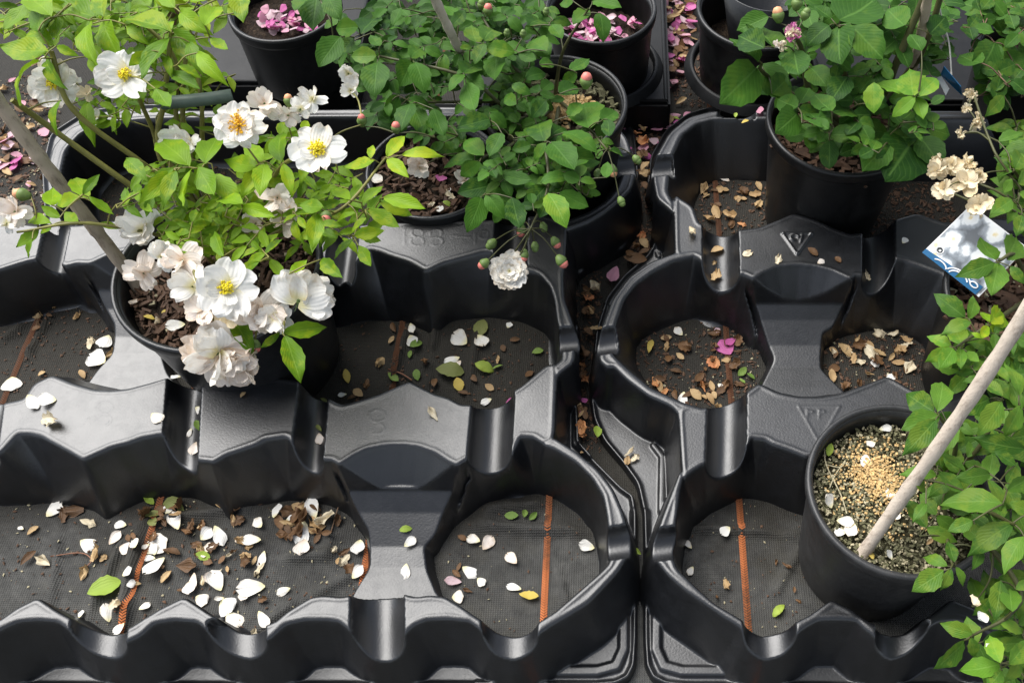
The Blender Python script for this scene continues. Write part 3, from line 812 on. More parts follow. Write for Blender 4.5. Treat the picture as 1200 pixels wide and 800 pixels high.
pot1 = pot(254, 312, .172, 121, .17, 'large black pot holding the white-flowered rose and a grey cane', 'pot_grey')
chips(pot1, 'bark_chip', 'chip', 800, pot1['R'] * .88, pot1['zs'] - .002, 0.0052, .28, seed=3)
chips(pot1, 'pale_chip', 'grit', 40, pot1['R'] * .85, pot1['zs'] - .002, 0.003, .5, seed=4)
pot2 = pot(1058, 570, .168, 113, .165, 'black pot with mossy gritty soil, tan granules and a slanting pale cane', 'pot_worn', 'soil_moss', 0.026)
chips(pot2, 'grit', 'grit', 900, pot2['R'] * .88, pot2['zs'] - .002, 0.0012, .6, seed=5)
chips(pot2, 'moss', 'moss', 1900, pot2['R'] * .88, pot2['zs'] - .002, 0.0014, .5, seed=6)
_g = P(1022, 556, pot2['zs']) - pot2.location
chips(pot2, 'feed_granule', 'granule', 800, 0.012, pot2['zs'] - .001, 0.0009, .8, (_g.x, _g.y), 7, True)
_g = P(1040, 575, pot2['zs']) - pot2.location
chips(pot2, 'feed_granule', 'granule', 260, 0.008, pot2['zs'] - .001, 0.0009, .8, (_g.x, _g.y), 8, True)
chips(pot2, 'feed_granule', 'granule', 420, pot2['R'] * .62, pot2['zs'] - .0015, 0.0009, .8, (-.012, .01), 15)
pot3 = pot(988, 140, .168, 90, .165, 'black pot under the rose with large round dark leaves')
chips(pot3, 'bark_chip', 'chip', 300, pot3['R'] * .88, pot3['zs'] - .002, 0.006, .35, seed=9)
pot4 = pot(650, 120, .165, 86, .165, 'black pot holding the dense dark green rose with small buds')
chips(pot4, 'moss', 'moss', 300, pot4['R'] * .88, pot4['zs'] - .002, 0.005, .4, seed=10)
_g = P(665, 130, pot4['zs']) - pot4.location
chips(pot4, 'feed_granule', 'granule', 260, 0.012, pot4['zs'] + .001, 0.0028, .8, (_g.x, _g.y), 11, True)
pot5 = pot(508, 196, .092, 80, .09, 'black pot of bare wet soil behind the tray block with raised figures', 'pot_grey', 'soil', 0.014)
chips(pot5, 'bark_chip', 'chip', 250, pot5['R'] * .85, pot5['zs'] - .002, 0.005, .35, seed=12)
pot6 = pot(333, 6, .145, 66, .145, 'black pot with dark magenta petals on its soil, standing on a flat grey tray', 'pot', 'soil', 0.022, .93, base=.040)
pot7 = pot(704, 8, .150, 66, .15, 'black pot half filled with bright pink petals', 'pot', 'soil', 0.045, .86, base=.040)
pot8 = pot(892, 8, .150, 76, .15, 'empty black pot with a grey liner beside the heap of pink petals', 'pot', 'soil', 0.06, .86, base=.040)
_pc = pot8.location
_b = Buf(); _b.lathe([(.045, .05), (.062, .140), (.0605, .140), (.0435, .05), (.001, .048)], 56, (0.010, .012, 0)); _b.build('liner', M['pot_grey'], pot8)
pot9 = pot(1208, 345, .165, 100, .165, 'black pot with the plant label leaning over its rim')
chips(pot9, 'bark_chip', 'chip', 350, pot9['R'] * .88, pot9['zs'] - .002, 0.0075, .3, seed=13)
chips(pot9, 'pale_chip', 'grit', 50, pot9['R'] * .85, pot9['zs'] - .002, 0.004, .5, seed=14)
pot10 = pot(1215, 60, .15, 70, .15, 'black pot under the small dark leafed rose')

# low flat trays at the back
def flat_tray(u0, u1, vfront, depth, z, label, rings=()):
    a, b = P(u0, vfront, z), P(u1, vfront, z)
    w, x0, y0 = b.x - a.x, a.x, a.y
    o = empty('flat_tray', (x0 + w / 2, y0 + depth / 2, 0))
    bm = bmesh.new()
    bmesh.ops.create_cube(bm, size=1.0)
    bmesh.ops.scale(bm, vec=(w, depth, z + .004), verts=bm.verts)
    bmesh.ops.translate(bm, vec=(0, 0, (z - .004) / 2), verts=bm.verts)
    bmesh.ops.bevel(bm, geom=list(bm.edges), offset=0.004, segments=2, affect='EDGES')
    me = bpy.data.meshes.new('base'); bm.to_mesh(me); bm.free()
    link('base', me, M['back_tray'], o)
    lipb = Buf()
    for (p, q) in (((-w / 2 + .006, -depth / 2 + .006), (w / 2 - .006, -depth / 2 + .006)), ((w / 2 - .006, -depth / 2 + .006), (w / 2 - .006, depth / 2 - .006)), ((-w / 2 + .006, -depth / 2 + .006), (-w / 2 + .006, depth / 2 - .006))):
        lipb.tube([(p[0], p[1], z), (q[0], q[1], z)], .0028, 8)
    lipb.build('edge_lip', M['back_tray'], o)
    for (pc, r) in rings:
        rb = Buf()
        rb.lathe([(r - .006, z - .001), (r - .005, z + .010), (r - .002, z + .0125), (r + .001, z + .010), (r + .008, z - .001)], 64, (pc.x - o.location.x, pc.y - o.location.y, 0))
        rb.build('pot_ring', M['back_tray'], o)
    tag(o, label, 'plant tray')
    return o
flat_tray(190, 412, 99, .42, .050, 'flat dark grey tray under the pot of dark magenta petals')
flat_tray(540, 786, 122, .42, .050, 'flat black tray under the pot half filled with pink petals', [(pot7.location, pot7['R'] * .86 + .014)])
flat_tray(846, 1330, 121, .42, .050, 'flat black tray under the empty pot with the liner', [(pot8.location, pot8['R'] * .86 + .014)])

# ------------------------------------------------------------------ leaf and petal shapes (shared by all copies)
def leaf_mesh(name, width, curl, fold, serr, seed, tip=1.0, ns=9):
    r_ = random.Random(seed)
    V, Fc, UV = [], [], []
    cols = (-1, -.5, 0, .5, 1)
    for i in range(ns + 1):
        t = i / ns
        w = width * 0.5 * (math.sin(math.pi * t ** .90) ** tip if 0 < t < 1 else 0)
        w *= 1 + (serr if i % 2 else -serr)
        if t in (0, 1): w = 0.004
        zc = curl * (t - t * t) * 1.6 - curl * 0.55 * t * t
        jx = r_.gauss(0, .012); jz = r_.gauss(0, .012)
        for c in cols:
            V.append((t + (jx if abs(c) == 1 else 0) - abs(c) * .02, c * w, zc + fold * abs(c) * w * (1.0 - .35 * abs(c)) + (jz if abs(c) == 1 else 0) + .012 * math.sin(9 * t + c * 2)))
            UV.append((t, .5 + .5 * c))
    for i in range(ns):
        for k in range(4):
            a = i * 5 + k
            Fc.append((a, a + 5, a + 6, a + 1))
    return V, Fc, UV

LEAF = {'narrow': [leaf_mesh('leaf', w, c, f, .05, s, 1.0) for (w, c, f, s) in ((.44, .16, .35, 1), (.50, .10, .5, 2), (.40, .28, .25, 3), (.47, .05, .55, 4), (.52, -.08, .3, 5))],
        'mid': [leaf_mesh('leaf', w, c, f, .045, s, .78) for (w, c, f, s) in ((.60, .14, .3, 11), (.66, .08, .42, 12), (.56, .24, .22, 13), (.63, .04, .5, 14), (.58, -.08, .3, 15))],
        'round': [leaf_mesh('leaf', w, c, f, .035, s, .62) for (w, c, f, s) in ((.78, .12, .25, 21), (.72, .06, .38, 22), (.82, .18, .2, 23), (.70, .02, .45, 24), (.75, -.06, .28, 25))]}
_cache = {}
def leaf_data(kind, k, mat):
    key = (kind, k, mat)
    if key not in _cache:
        V, Fc, UV = LEAF[kind][k]
        me = mesh('leaf', V, Fc, True, UV); me.materials.append(M[mat])
        _cache[key] = me
    return _cache[key]

def leaf_matrix(B, T, roll, up=Vector((0, 0, 1))):
    x = (T - B); L = x.length; x.normalize()
    y = up.cross(x)
    if y.length < 1e-3: y = Vector((0, 1, 0)).cross(x)
    y.normalize()
    y = Matrix.Rotation(roll, 3, x) @ y
    z = x.cross(y)
    return B, Matrix((x, y, z)).transposed(), L

class Plant:
    def __init__(s, name, label, cat, root, kind, mat, stem, group='rose bushes in pots', width=1.0):
        s.o = empty(name, root); tag(s.o, label, cat, group)
        s.root, s.kind, s.mat, s.stem = Vector(root), kind, mat, stem
        s.nodes, s.extra, s.n, s.width = [], [], 0, width
        s.r = random.Random(hash(name + mat) % 1000 if False else sum(map(ord, label)))
        s.bulk = Buf()
    def leaf(s, B, T, mat=None, kind=None, roll=None, wf=1.0):
        r_ = s.r
        roll = r_.gauss(0, .28) if roll is None else roll
        up = (Vector((0, 0, 1)) + Vector((0, -.35, .15))).normalized()
        loc, rot, L = leaf_matrix(B, T, roll, up)
        k = r_.randrange(5)
        sc = Vector((L, L * s.width * wf * r_.uniform(.92, 1.1), L))
        if s.n < 290:
            o = bpy.data.objects.new('leaf', leaf_data(kind or s.kind, k, mat or s.mat))
            COL.objects.link(o)
            o.parent = s.o
            m = Matrix.Translation(loc - s.root) @ rot.to_4x4() @ Matrix.Diagonal((*sc, 1))
            o.matrix_local = m
        else:
            V, Fc, UV = LEAF[kind or s.kind][k]
            m3 = rot @ Matrix.Diagonal(sc)
            s.bulk.add([loc - s.root + m3 @ Vector(v) for v in V], Fc, UV)
        s.n += 1
    def px(s, ub, vb, ut, vt, z, dz=None, mat=None, node=True, kind=None):
        """a leaflet whose base and tip are given in the photograph, at height z"""
        r_ = s.r
        zb = z + r_.uniform(-.012, .012)
        zt = zb + (r_.uniform(-.016, .006) if dz is None else dz)
        B, T = P(ub, vb, zb), P(ut, vt, zt)
        s.leaf(B, T, mat, kind)
        if node: s.nodes.append(B)
    def spray(s, c, size, n=None, mat=None, ang=None):
        """a compound leaf: rachis with paired leaflets"""
        r_ = s.r
        a = r_.random() * 6.283 if ang is None else ang
        d = Vector((math.cos(a), math.sin(a), r_.uniform(-.25, .2))).normalized()
        side = Vector((-d.y, d.x, 0)).normalized()
        n = n or r_.choice((3, 5, 5))
        base = c - d * size * (0.55 * (n // 2))
        tipn = c
        s.nodes.append(base)
        s.extra.append(([base, c], .0006))
        s.leaf(tipn, tipn + d * size + Vector((0, 0, r_.uniform(-.3, .05) * size)), mat)
        for k in range(n // 2):
            q = base.lerp(tipn, (k + .7) / (n // 2 + .2))
            for sg in (-1, 1):
                t = (d * r_.uniform(.15, .5) + side * sg).normalized()
                s.leaf(q, q + t * size * r_.uniform(.75, 1.0) + Vector((0, 0, r_.uniform(-.3, .1) * size)), mat)
    def fill(s, poly, n, z0, z1, size_px, mat=None):
        us, vs = [p[0] for p in poly], [p[1] for p in poly]
        got = 0
        while got < n:
            u, v = s.r.uniform(min(us), max(us)), s.r.uniform(min(vs), max(vs))
            ins = False
            for (a, b), (c, d) in zip(poly, poly[1:] + poly[:1]):
                if (b > v) != (d > v) and u < (c - a) * (v - b) / (d - b) + a: ins = not ins
            if not ins: continue
            z = s.r.uniform(z0, z1)
            s.spray(P(u, v, z), size_px * s.r.uniform(.8, 1.15) / ppm(u, v, z), None, mat)
            got += 1
    def finish(s, canes=()):
        """twigs: every leaf base joins the nearest wood already grown, from the root outwards"""
        b = Buf()
        wood = [s.root.copy()]
        for (pts, rad) in canes:
            sp = spline(pts, 8)
            b.tube([p - s.root for p in sp], [rad[0] + (rad[1] - rad[0]) * i / (len(sp) - 1) for i in range(len(sp))], 8)
            wood += sp
        todo = [n for n in s.nodes]
        W = np.array([tuple(p) for p in wood])
        todo.sort(key=lambda p: (p - s.root).length)
        for p in todo:
            q = np.array(tuple(p))
            d = np.linalg.norm(W - q, axis=1) + 0.8 * np.maximum(0, W[:, 2] - q[2] + .004)
            j = int(np.argmin(d))
            a = Vector(W[j])
            L = (p - a).length
            if L > 1e-4:
                midp = a.lerp(p, .5) + Vector((0, 0, .10 * L)) + Vector((s.r.gauss(0, .04), s.r.gauss(0, .04), 0)) * L
                r0 = .0006 + min(.0009, L * .010)
                sp = spline([a, midp, p], 4)
                b.tube([x - s.root for x in sp], [r0 - (r0 - .0006) * i / (len(sp) - 1) for i in range(len(sp))], 5, False)
                W = np.vstack([W, [tuple(x) for x in sp[2:]]])
        for pts, rad in s.extra:
            b.tube([p - s.root for p in pts], rad, 5, False)
        b.build('stem', M[s.stem], s.o)
        if s.bulk.v:
            o = s.bulk.build('foliage', M[s.mat], s.o); o['kind'] = 'stuff'

# petals
def petal_mesh(width, cup, ruffle, notch, seed, ns=7, nc=6, tear=False, jag=0.0):
    r_ = random.Random(seed)
    ph = [r_.random() * 6.28 for _ in range(4)]
    V, Fc, UV = [], [], []
    for i in range(ns + 1):
        t = i / ns
        w = width * .5 * (0.20 + 0.80 * math.sin(math.pi * min(1, .12 + t * .62)) ** .9) * (1 if t < .75 else math.cos((t - .75) / .25 * 1.05) ** .6)
        if tear: w = width * .5 * (.08 + .92 * min(1, t / .62) ** .65) * (1 if t < .62 else max(.0, 1 - ((t - .62) / .39) ** 2) ** .5)
        w = max(w, .012) * (1 + jag * (r_.random() - .5))
        for k in range(nc + 1):
            c = -1 + 2 * k / nc
            x = t * (1 - notch * math.exp(-(c / .32) ** 2) * t ** 4) - .05 * c * c * t
            z = cup * t * t + cup * .55 * c * c * w * 2 + ruffle * t * (math.sin(5 * c + ph[0]) * .5 + math.sin(7 * t + 3 * c + ph[1]) * .4 + math.sin(11 * c * t + ph[2]) * .3)
            V.append((x, c * w, z)); UV.append((t, k / nc))
    for i in range(ns):
        for k in range(nc):
            a = i * (nc + 1) + k
            Fc.append((a, a + nc + 1, a + nc + 2, a + 1))
    return V, Fc, UV
PET = {'open': [petal_mesh(.86 + .12 * (s % 4), .20 - .10 * (s % 3), .13, .10 + .05 * (s % 3), s, 8, 8) for s in range(8)],
       'wilt': [petal_mesh(.72 + .14 * (s % 3), .22 - .34 * (s % 2), .11, .10, 20 + s) for s in range(6)],
       'pom': [petal_mesh(.85, .10, .10, .12, 40 + s, 5, 4) for s in range(5)],
       'curl': [petal_mesh(.80 + .16 * (s % 3), .24 - .12 * (s % 4), .06, .16 * (s % 2), 60 + s, tear=True, jag=.06) for s in range(8)],
       'scrap': [petal_mesh(.42 + .17 * (s % 4), .34 - .22 * (s % 3), .34, .14 * (s % 3), 80 + s, tear=s % 2 == 0, jag=.7) for s in range(10)]}
def petal_data(kind, k, mat):
    key = ('p', kind, k, mat)
    if key not in _cache:
        V, Fc, UV = PET[kind][k]
        me = mesh('petal', V, Fc, True, UV); me.materials.append(M[mat])
        _cache[key] = me
    return _cache[key]

TOCAM = (Vector((0, 0, CAM_H)) - Vector((-.2, .5, .2))).normalized()
def flower(plant, u, v, z, rpx, kind='open', mat='white', n=5, tilt=(0, 0), stamen='stamen', droop=0.0, link_stem=True):
    r_ = random.Random(int(u * 31 + v * 17))
    C = P(u, v, z)
    R = rpx / ppm(u, v, z)
    nz = ((Vector((0, 0, CAM_H)) - C).normalized() * .65 + Vector((0, 0, .35)) + Vector((tilt[0], tilt[1], 0))).normalized()
    nx = nz.cross(Vector((.3, .9, .1))).normalized(); ny = nz.cross(nx)
    rot = Matrix((nx, ny, nz)).transposed()
    f = Buf()
    # the receptacle and sepals
    f.lathe([(.0005, -.22 * R), (.10 * R, -.16 * R), (.13 * R, -.06 * R), (.10 * R, .0), (.0005, .03 * R)], 10)
    for k in range(5):
        a = 6.283 * k / 5 + .4
        f.add([(.08 * R * math.cos(a - .5), .08 * R * math.sin(a - .5), -.05 * R), (.42 * R * math.cos(a), .42 * R * math.sin(a), -.14 * R), (.08 * R * math.cos(a + .5), .08 * R * math.sin(a + .5), -.05 * R)], [(0, 1, 2)])
    o = f.build('flower', M['calyx'], plant.o)
    o.matrix_local = Matrix.Translation(C - plant.root) @ rot.to_4x4()
    shape = {'open': 'open', 'semi': 'open', 'wilt': 'wilt', 'pom': 'pom', 'dry': 'scrap', 'hang': 'wilt'}[kind]
    for k in range(n):
        if kind in ('open', 'semi'):
            ring_ = 0 if k < 5 else 1
            a = 6.283 * k / 5 + ring_ * .6 + r_.gauss(0, .14)
            lift = .10 + .34 * ring_ + r_.gauss(0, .16)
            L = R * (1.0 - .28 * ring_) * r_.uniform(.80, 1.10)
        elif kind == 'pom':
            q = k / n
            a = k * 2.4
            lift = .0 + .80 * q + r_.gauss(0, .10)
            L = R * (1.0 - .62 * q) * r_.uniform(.9, 1.08)
        elif kind == 'hang':
            a = -1.57 + 1.25 * (k / max(1, n - 1) - .5) * 2 + r_.gauss(0, .15)
            lift = r_.uniform(-.1, .35); L = R * r_.uniform(.9, 1.15)
        else:
            a = k * 2.4 + r_.gauss(0, .35)
            lift = r_.uniform(-.35, 1.0)
            L = R * r_.uniform(.72, 1.08) * (1.0 - .25 * k / n)
        m = Matrix.Rotation(a, 4, 'Z') @ Matrix.Rotation(-lift, 4, 'Y') @ Matrix.Rotation(r_.gauss(0, .12 if kind in ('open', 'semi', 'pom') else .5), 4, 'X') @ Matrix.Translation((R * .03, 0, 0)) @ Matrix.Diagonal((L, L, L, 1))
        p = bpy.data.objects.new('petal', petal_data(shape, r_.randrange(len(PET[shape])), mat if not isinstance(mat, (list, tuple)) else r_.choice(mat)))
        COL.objects.link(p); p.parent = o; p.matrix_local = m
    if stamen:
        st = Buf()
        rs = R * (.42 if kind == 'semi' else r_.uniform(.19, .29))
        for k in range(46):
            a, q = k * 2.4 + r_.gauss(0, .3), math.sqrt((k + .5) / 46) * r_.uniform(.8, 1.25)
            tip = Vector((rs * q * math.cos(a), rs * q * math.sin(a), R * (.30 - .16 * q) + r_.uniform(0, .05) * R))
            st.tube([Vector((tip.x * .25, tip.y * .25, .02 * R)), tip], .014 * R, 4, False)
            s_ = .045 * R
            st.add([tip + Vector(d) * s_ for d in ((1, 0, 0), (0, 1, 0), (-1, 0, 0), (0, -1, 0), (0, 0, 1), (0, 0, -1))],
                   [(0, 1, 4), (1, 2, 4), (2, 3, 4), (3, 0, 4), (1, 0, 5), (2, 1, 5), (3, 2, 5), (0, 3, 5)])
        st.build('stamens', M[stamen], o, smooth=False)
    if link_stem: plant.nodes.append(C - nz * R * .2)
    return o

def bud(plant, u, v, z, rpx, mat='budpink', d=(0, -.3, -.7), stem_to=None):
    C = P(u, v, z); R = rpx / ppm(u, v, z)
    q = Vector(d).normalized().to_track_quat('Z', 'Y').to_matrix()
    f = Buf(); f.lathe([(.001 * R, -1.3 * R), (.45 * R, -1.15 * R), (.9 * R, -.4 * R), (R, .1 * R), (.8 * R, .5 * R), (.55 * R, .6 * R)], 10)
    o = f.build('bud', M['calyx'], plant.o)
    g = Buf(); g.lathe([(.7 * R, .1 * R), (.85 * R, .6 * R), (.55 * R, 1.15 * R), (.001 * R, 1.35 * R)], 10)
    g.build('bud_tip', M[mat], o)
    o.matrix_local = Matrix.Translation(C - plant.root) @ q.to_4x4()
    base = C - Vector(d).normalized() * R * 1.25
    if stem_to is not None:
        a = P(*stem_to)
        plant.extra.append((spline([base, a.lerp(base, .5) + Vector((0, 0, .006)), a], 4), .00065))
        plant.nodes.append(a)
    else: plant.nodes.append(base)

# ------------------------------------------------------------------ plant A: white-flowered rose
def root_of(p): return (p.location.x, p.location.y, p['zs'])
A = Plant('rose_bush', 'yellow-green rose bush with many white yellow-centred flowers, some wilting', 'rose bush', root_of(pot1), 'narrow', 'leafA', 'stemA', width=.82)
def zA(u, v): return .235 if v > 340 else (.265 if v > 255 else (.30 if u > 300 or v > 140 else .345))
for q in ((54, 60, 1, 56), (46, 72, 11, 118), (52, 64, 74, 105), (63, 54, 28, 31), (200, 38, 140, 18), (198, 45, 164, 92), (202, 36, 240, 76), (212, 15, 243, 38), (180, -4, 207, 16), (121, 20, 120, -12), (122, 24, 139, 68),
          (104, 24, 90, 60), (108, 28, 104, 72), (112, 20, 60, 2), (60, 20, 28, -8), (45, 36, 44, 0), (30, 4, 4, 38), (66, 20, 67, 48), (66, 54, 92, 66), (104, 66, 121, 90), (72, 118, 60, 155), (198, 85, 235, 104), (208, 76, 237, 92), (196, 66, 200, 90), (150, 30, 172, 52), (232, 62, 263, 98), (222, 50, 236, 86), (240, 30, 256, 6), (205, 10, 190, -12), (280, -8, 284, 25), (246, 44, 268, 60), (172, 60, 150, 78), (182, 104, 200, 128),
          (97, 228, 117, 203), (95, 232, 64, 240), (105, 230, 133, 253), (103, 234, 84, 205), (70, 255, 48, 241), (60, 262, 28, 256), (60, 264, 47, 275), (45, 268, 19, 291), (90, 262, 76, 249), (116, 262, 141, 268), (38, 280, 32, 303), (60, 240, 62, 222),
          (222, 196, 182, 160), (240, 192, 256, 157), (225, 198, 213, 241), (232, 196, 253, 231), (250, 204, 282, 244), (204, 198, 176, 216), (208, 200, 162, 238), (163, 226, 141, 235), (148, 186, 172, 211), (206, 200, 190, 242),
          (330, 190, 328, 151), (332, 192, 342, 229), (308, 188, 286, 168), (310, 190, 281, 233), (310, 192, 304, 229), (300, 195, 265, 189), (284, 242, 322, 254), (284, 240, 250, 232),
          (424, 238, 449, 217), (410, 235, 389, 220), (378, 243, 351, 240), (372, 250, 366, 293), (345, 258, 353, 286), (310, 265, 307, 289), (380, 270, 402, 276), (360, 190, 352, 215),
          (271, 370, 298, 416), (328, 390, 304, 409), (331, 389, 384, 383), (376, 304, 400, 325), (316, 304, 336, 329), (235, 277, 263, 290), (187, 283, 214, 274), (184, 268, 217, 264), (304, 307, 279, 320), (262, 300, 250, 270), (340, 320, 360, 305), (330, 340, 350, 318), (225, 300, 205, 280), (290, 290, 310, 270)):
    A.px(*q, zA(q[0], q[1]))
A.px(334, 394, 353, 449, .235)
for q in ((453, 184, 475, 157), (472, 182, 520, 180), (454, 186, 479, 208), (438, 188, 403, 197), (434, 186, 437, 169), (450, 232, 499, 244), (445, 236, 484, 253), (432, 244, 469, 268), (415, 276, 451, 270), (414, 280, 391, 303), (420, 288, 436, 313), (430, 255, 410, 273), (418, 250, 387, 264)):
    A.px(*q, .255, mat='leafN' if q[1] < 200 else None)
A.fill([(170, 215), (300, 195), (400, 225), (370, 300), (300, 300), (200, 290)], 60, .20, .275, 28)
A.fill([(-30, -20), (250, -20), (225, 45), (120, 50), (20, 45)], 56, .24, .335, 29)
A.fill([(130, 60), (240, 50), (240, 120), (150, 110)], 12, .20, .28, 30)
A.fill([(85, 108), (265, 105), (260, 150), (100, 160)], 13, .25, .30, 26)
A.fill([(100, 20), (262, 5), (262, 105), (150, 115)], 24, .25, .33, 28)
A.fill([(150, 180), (230, 185), (220, 250), (150, 250)], 12, .22, .29, 29)
A.fill([(280, 150), (350, 150), (350, 240), (280, 240)], 10, .22, .28, 28)
A.fill([(350, 205), (440, 215), (430, 275), (370, 290)], 8, .20, .24, 32)
A.px(103, 120, 107, 168, .28, mat='yellow')
for f in ((147, 88, .335, 30, 'open', 'white', 6, (0, -.1)), (62, 98, .32, 29, 'open', 'white', 6, (.0, -.35)), (372, 176, .335, 37, 'open', 'white', 6, (0, .05)), (265, 338, .27, 37, 'open', 'white', 7, (.15, -.1))):
    flower(A, f[0], f[1], f[2], f[3], f[4], f[5], f[6], f[7])
flower(A, 280, 147, .33, 33, 'semi', 'white', 9, (0, 0), 'stamen_o')
for f in ((213, 165, .28, 23, 'white', 6), (325, 232, .275, 24, 'blush', 7), (335, 258, .26, 22, 'blush', 6), (300, 262, .25, 20, 'blush', 5), (166, 270, .255, 31, 'white', 10), (168, 320, .24, 27, 'blush', 9), (214, 306, .262, 29, 'blush', 9), (226, 336, .255, 32, 'white', 7), (238, 360, .245, 26, 'blush', 6),
          (305, 366, .24, 36, 'blush', 11), (310, 122, .30, 24, 'blush', 7), (338, 135, .29, 18, 'blush', 5), (366, 116, .30, 22, 'white', 6), (408, 86, .27, 17, 'white', 6), (411, 106, .26, 17, 'white', 6), (18, 248, .27, 24, 'blush', 8), (102, 110, .30, 14, 'cream', 5), (112, 138, .27, 14, 'white', 4)):
    flower(A, f[0], f[1], f[2], f[3], 'wilt', f[4], f[5], (0, -.25), None)
for f in ((190, 300, .258, 24, 'white', 8), (322, 372, .238, 28, 'white', 8), (372, 358, .24, 24, 'white', 6), (282, 432, .205, 28, 'blush', 10), (268, 368, .24, 20, 'dry', 7), (340, 246, .27, 18, 'blush', 6), (222, 168, .28, 16, 'white', 4), (86, 96, .315, 16, 'white', 4), (352, 128, .295, 16, 'white', 5), (8, 262, .265, 16, 'white', 5)):
    flower(A, f[0], f[1], f[2], f[3], 'wilt', f[4], f[5], (.1, -.35), None)
flower(A, 350, 352, .25, 38, 'hang', 'white', 8, (0, -.5), None)
flower(A, 256, 414, .215, 47, 'wilt', ('blush', 'white', 'blush'), 26, (-.1, -.5), None)
flower(A, 284, 420, .205, 26, 'dry', ('dry', 'blush'), 14, (.1, -.5), None)
flower(A, 248, 372, .235, 18, 'dry', ('dry', 'blush'), 8, (.1, -.5), None)
bud(A, 26, 228, .27, 8, 'budorange', (-.9, .1, .2)); bud(A, 382, 254, .26, 7, 'budpink', (.15, -.9, .1)); bud(A, 338, 118, .30, 6, 'budorange', (0, .5, .7)); bud(A, 300, 405, .21, 6, 'budpink', (.1, -.7, -.6)); bud(A, 424, 140, .27, 5, 'budpink', (0, .3, .9))
def cane(*pts): return [P(*p) for p in pts]
A.finish([(cane((250, 300, .14), (200, 250, .20), (155, 219, .24), (80, 165, .29), (14, 117, .345)), (.0032, .0026)),
          (cane((255, 300, .14), (215, 230, .20), (165, 190, .24), (85, 128, .30), (60, 60, .345)), (.0036, .0022)),
          (cane((262, 300, .14), (215, 215, .21), (186, 165, .25), (192, 120, .28), (201, 38, .34)), (.0036, .0022)),
          (cane((265, 300, .14), (230, 200, .22), (207, 140, .26), (205, 70, .31), (160, 20, .34)), (.003, .0018)),
          (cane((262, 302, .14), (222, 200, .22), (214, 130, .27), (218, 60, .32)), (.0034, .002)), (cane((258, 302, .14), (196, 205, .22), (178, 150, .26), (150, 90, .33)), (.003, .0018)), (cane((268, 304, .14), (240, 190, .22), (236, 120, .28), (225, 40, .33)), (.003, .0018)),
          (cane((262, 305, .14), (300, 250, .22), (330, 195, .29), (372, 178, .33)), (.0028, .0015)),
          (cane((262, 308, .14), (330, 270, .21), (400, 245, .25), (452, 185, .255)), (.0026, .0012)),
          (cane((258, 310, .14), (262, 300, .22), (300, 292, .26), (335, 330, .245), (332, 388, .235)), (.0024, .0011)),
          (cane((256, 308, .14), (240, 290, .22), (110, 262, .27), (20, 272, .27)), (.0024, .0011)),
          (cane((254, 312, .14), (225, 285, .22), (228, 320, .26), (262, 400, .22)), (.0022, .0012))])

# ------------------------------------------------------------------ plant B: dense dark green rose
B_ = Plant('rose_bush', 'dense dark green rose bush with small red buds and one white pompon bloom', 'rose bush', root_of(pot4), 'mid', 'leafB', 'stemB', width=1.0)
def zB(u, v): return .25 if v < 110 else (.235 if v < 180 else .215)
for q in ((419, 32, 393, 34), (424, 40, 440, 20), (415, 44, 396, 67), (398, 44, 373, 78), (441, 66, 411, 66), (444, 66, 472, 70), (442, 74, 438, 112), (445, 54, 434, 42), (447, 52, 461, 42), (481, 68, 496, 54), (497, 56, 519, 67), (482, 72, 469, 101),
          (486, 74, 498, 107), (478, 118, 508, 126), (482, 122, 469, 151), (484, 126, 499, 159), (466, 112, 451, 137), (508, 128, 520, 161), (544, 88, 525, 105), (546, 90, 567, 105), (546, 98, 557, 131), (543, 86, 558, 76), (520, 64, 522, 90),
          (570, 56, 604, 61), (568, 52, 556, 75), (567, 48, 581, 31), (558, 50, 552, 31), (552, 54, 539, 58), (582, 66, 579, 93), (574, 140, 536, 149), (574, 132, 595, 150), (588, 150, 573, 128), (576, 148, 535, 152), (588, 156, 573, 184), (566, 182, 544, 162),
          (560, 186, 519, 193), (562, 190, 539, 207), (570, 188, 589, 208), (638, 166, 630, 139), (641, 164, 663, 146), (660, 156, 701, 175), (646, 168, 673, 198), (640, 168, 625, 189), (632, 204, 617, 183), (634, 214, 672, 205), (640, 218, 615, 246), (642, 228, 664, 264),
          (656, 226, 690, 243), (644, 230, 632, 255), (622, 170, 599, 176), (590, 206, 624, 212), (574, 218, 536, 226), (576, 222, 599, 237), (570, 228, 591, 255), (600, 232, 609, 269), (563, 232, 549, 270), (632, 138, 632, 113), (668, 136, 681, 120), (690, 150, 684, 119),
          (705, 142, 723, 130), (712, 140, 714, 161), (716, 176, 731, 183), (710, 208, 712, 190), (660, 182, 699, 187), (694, 2, 729, 9), (702, 16, 708, 48), (690, 12, 671, 27), (672, 2, 656, 6), (372, -8, 366, 36), (384, -4, 398, 22), (356, -10, 346, 14), (648, 24, 671, 28), (646, 30, 659, 45), (620, 30, 635, 21), (608, 62, 629, 71),
          (632, 76, 651, 74), (668, 82, 691, 70), (676, 86, 659, 99), (616, 92, 641, 84), (640, 118, 623, 138), (600, 100, 622, 110), (596, 20, 612, 38), (540, 20, 520, 8), (500, 20, 484, 34), (470, 10, 460, 30), (640, 60, 622, 46), (530, 30, 546, 12), (656, 110, 676, 100), (606, 122, 590, 112)):
    new = q in ((570, 56, 604, 61), (568, 52, 556, 75), (567, 48, 581, 31), (558, 50, 552, 31), (552, 54, 539, 58), (642, 228, 664, 264), (441, 66, 411, 66))
    B_.px(*q, zB(q[0], q[1]) + (.015 if new else 0), mat='leafM' if q in ((642, 228, 664, 264), (570, 56, 604, 61)) else ('leafD' if new else None))
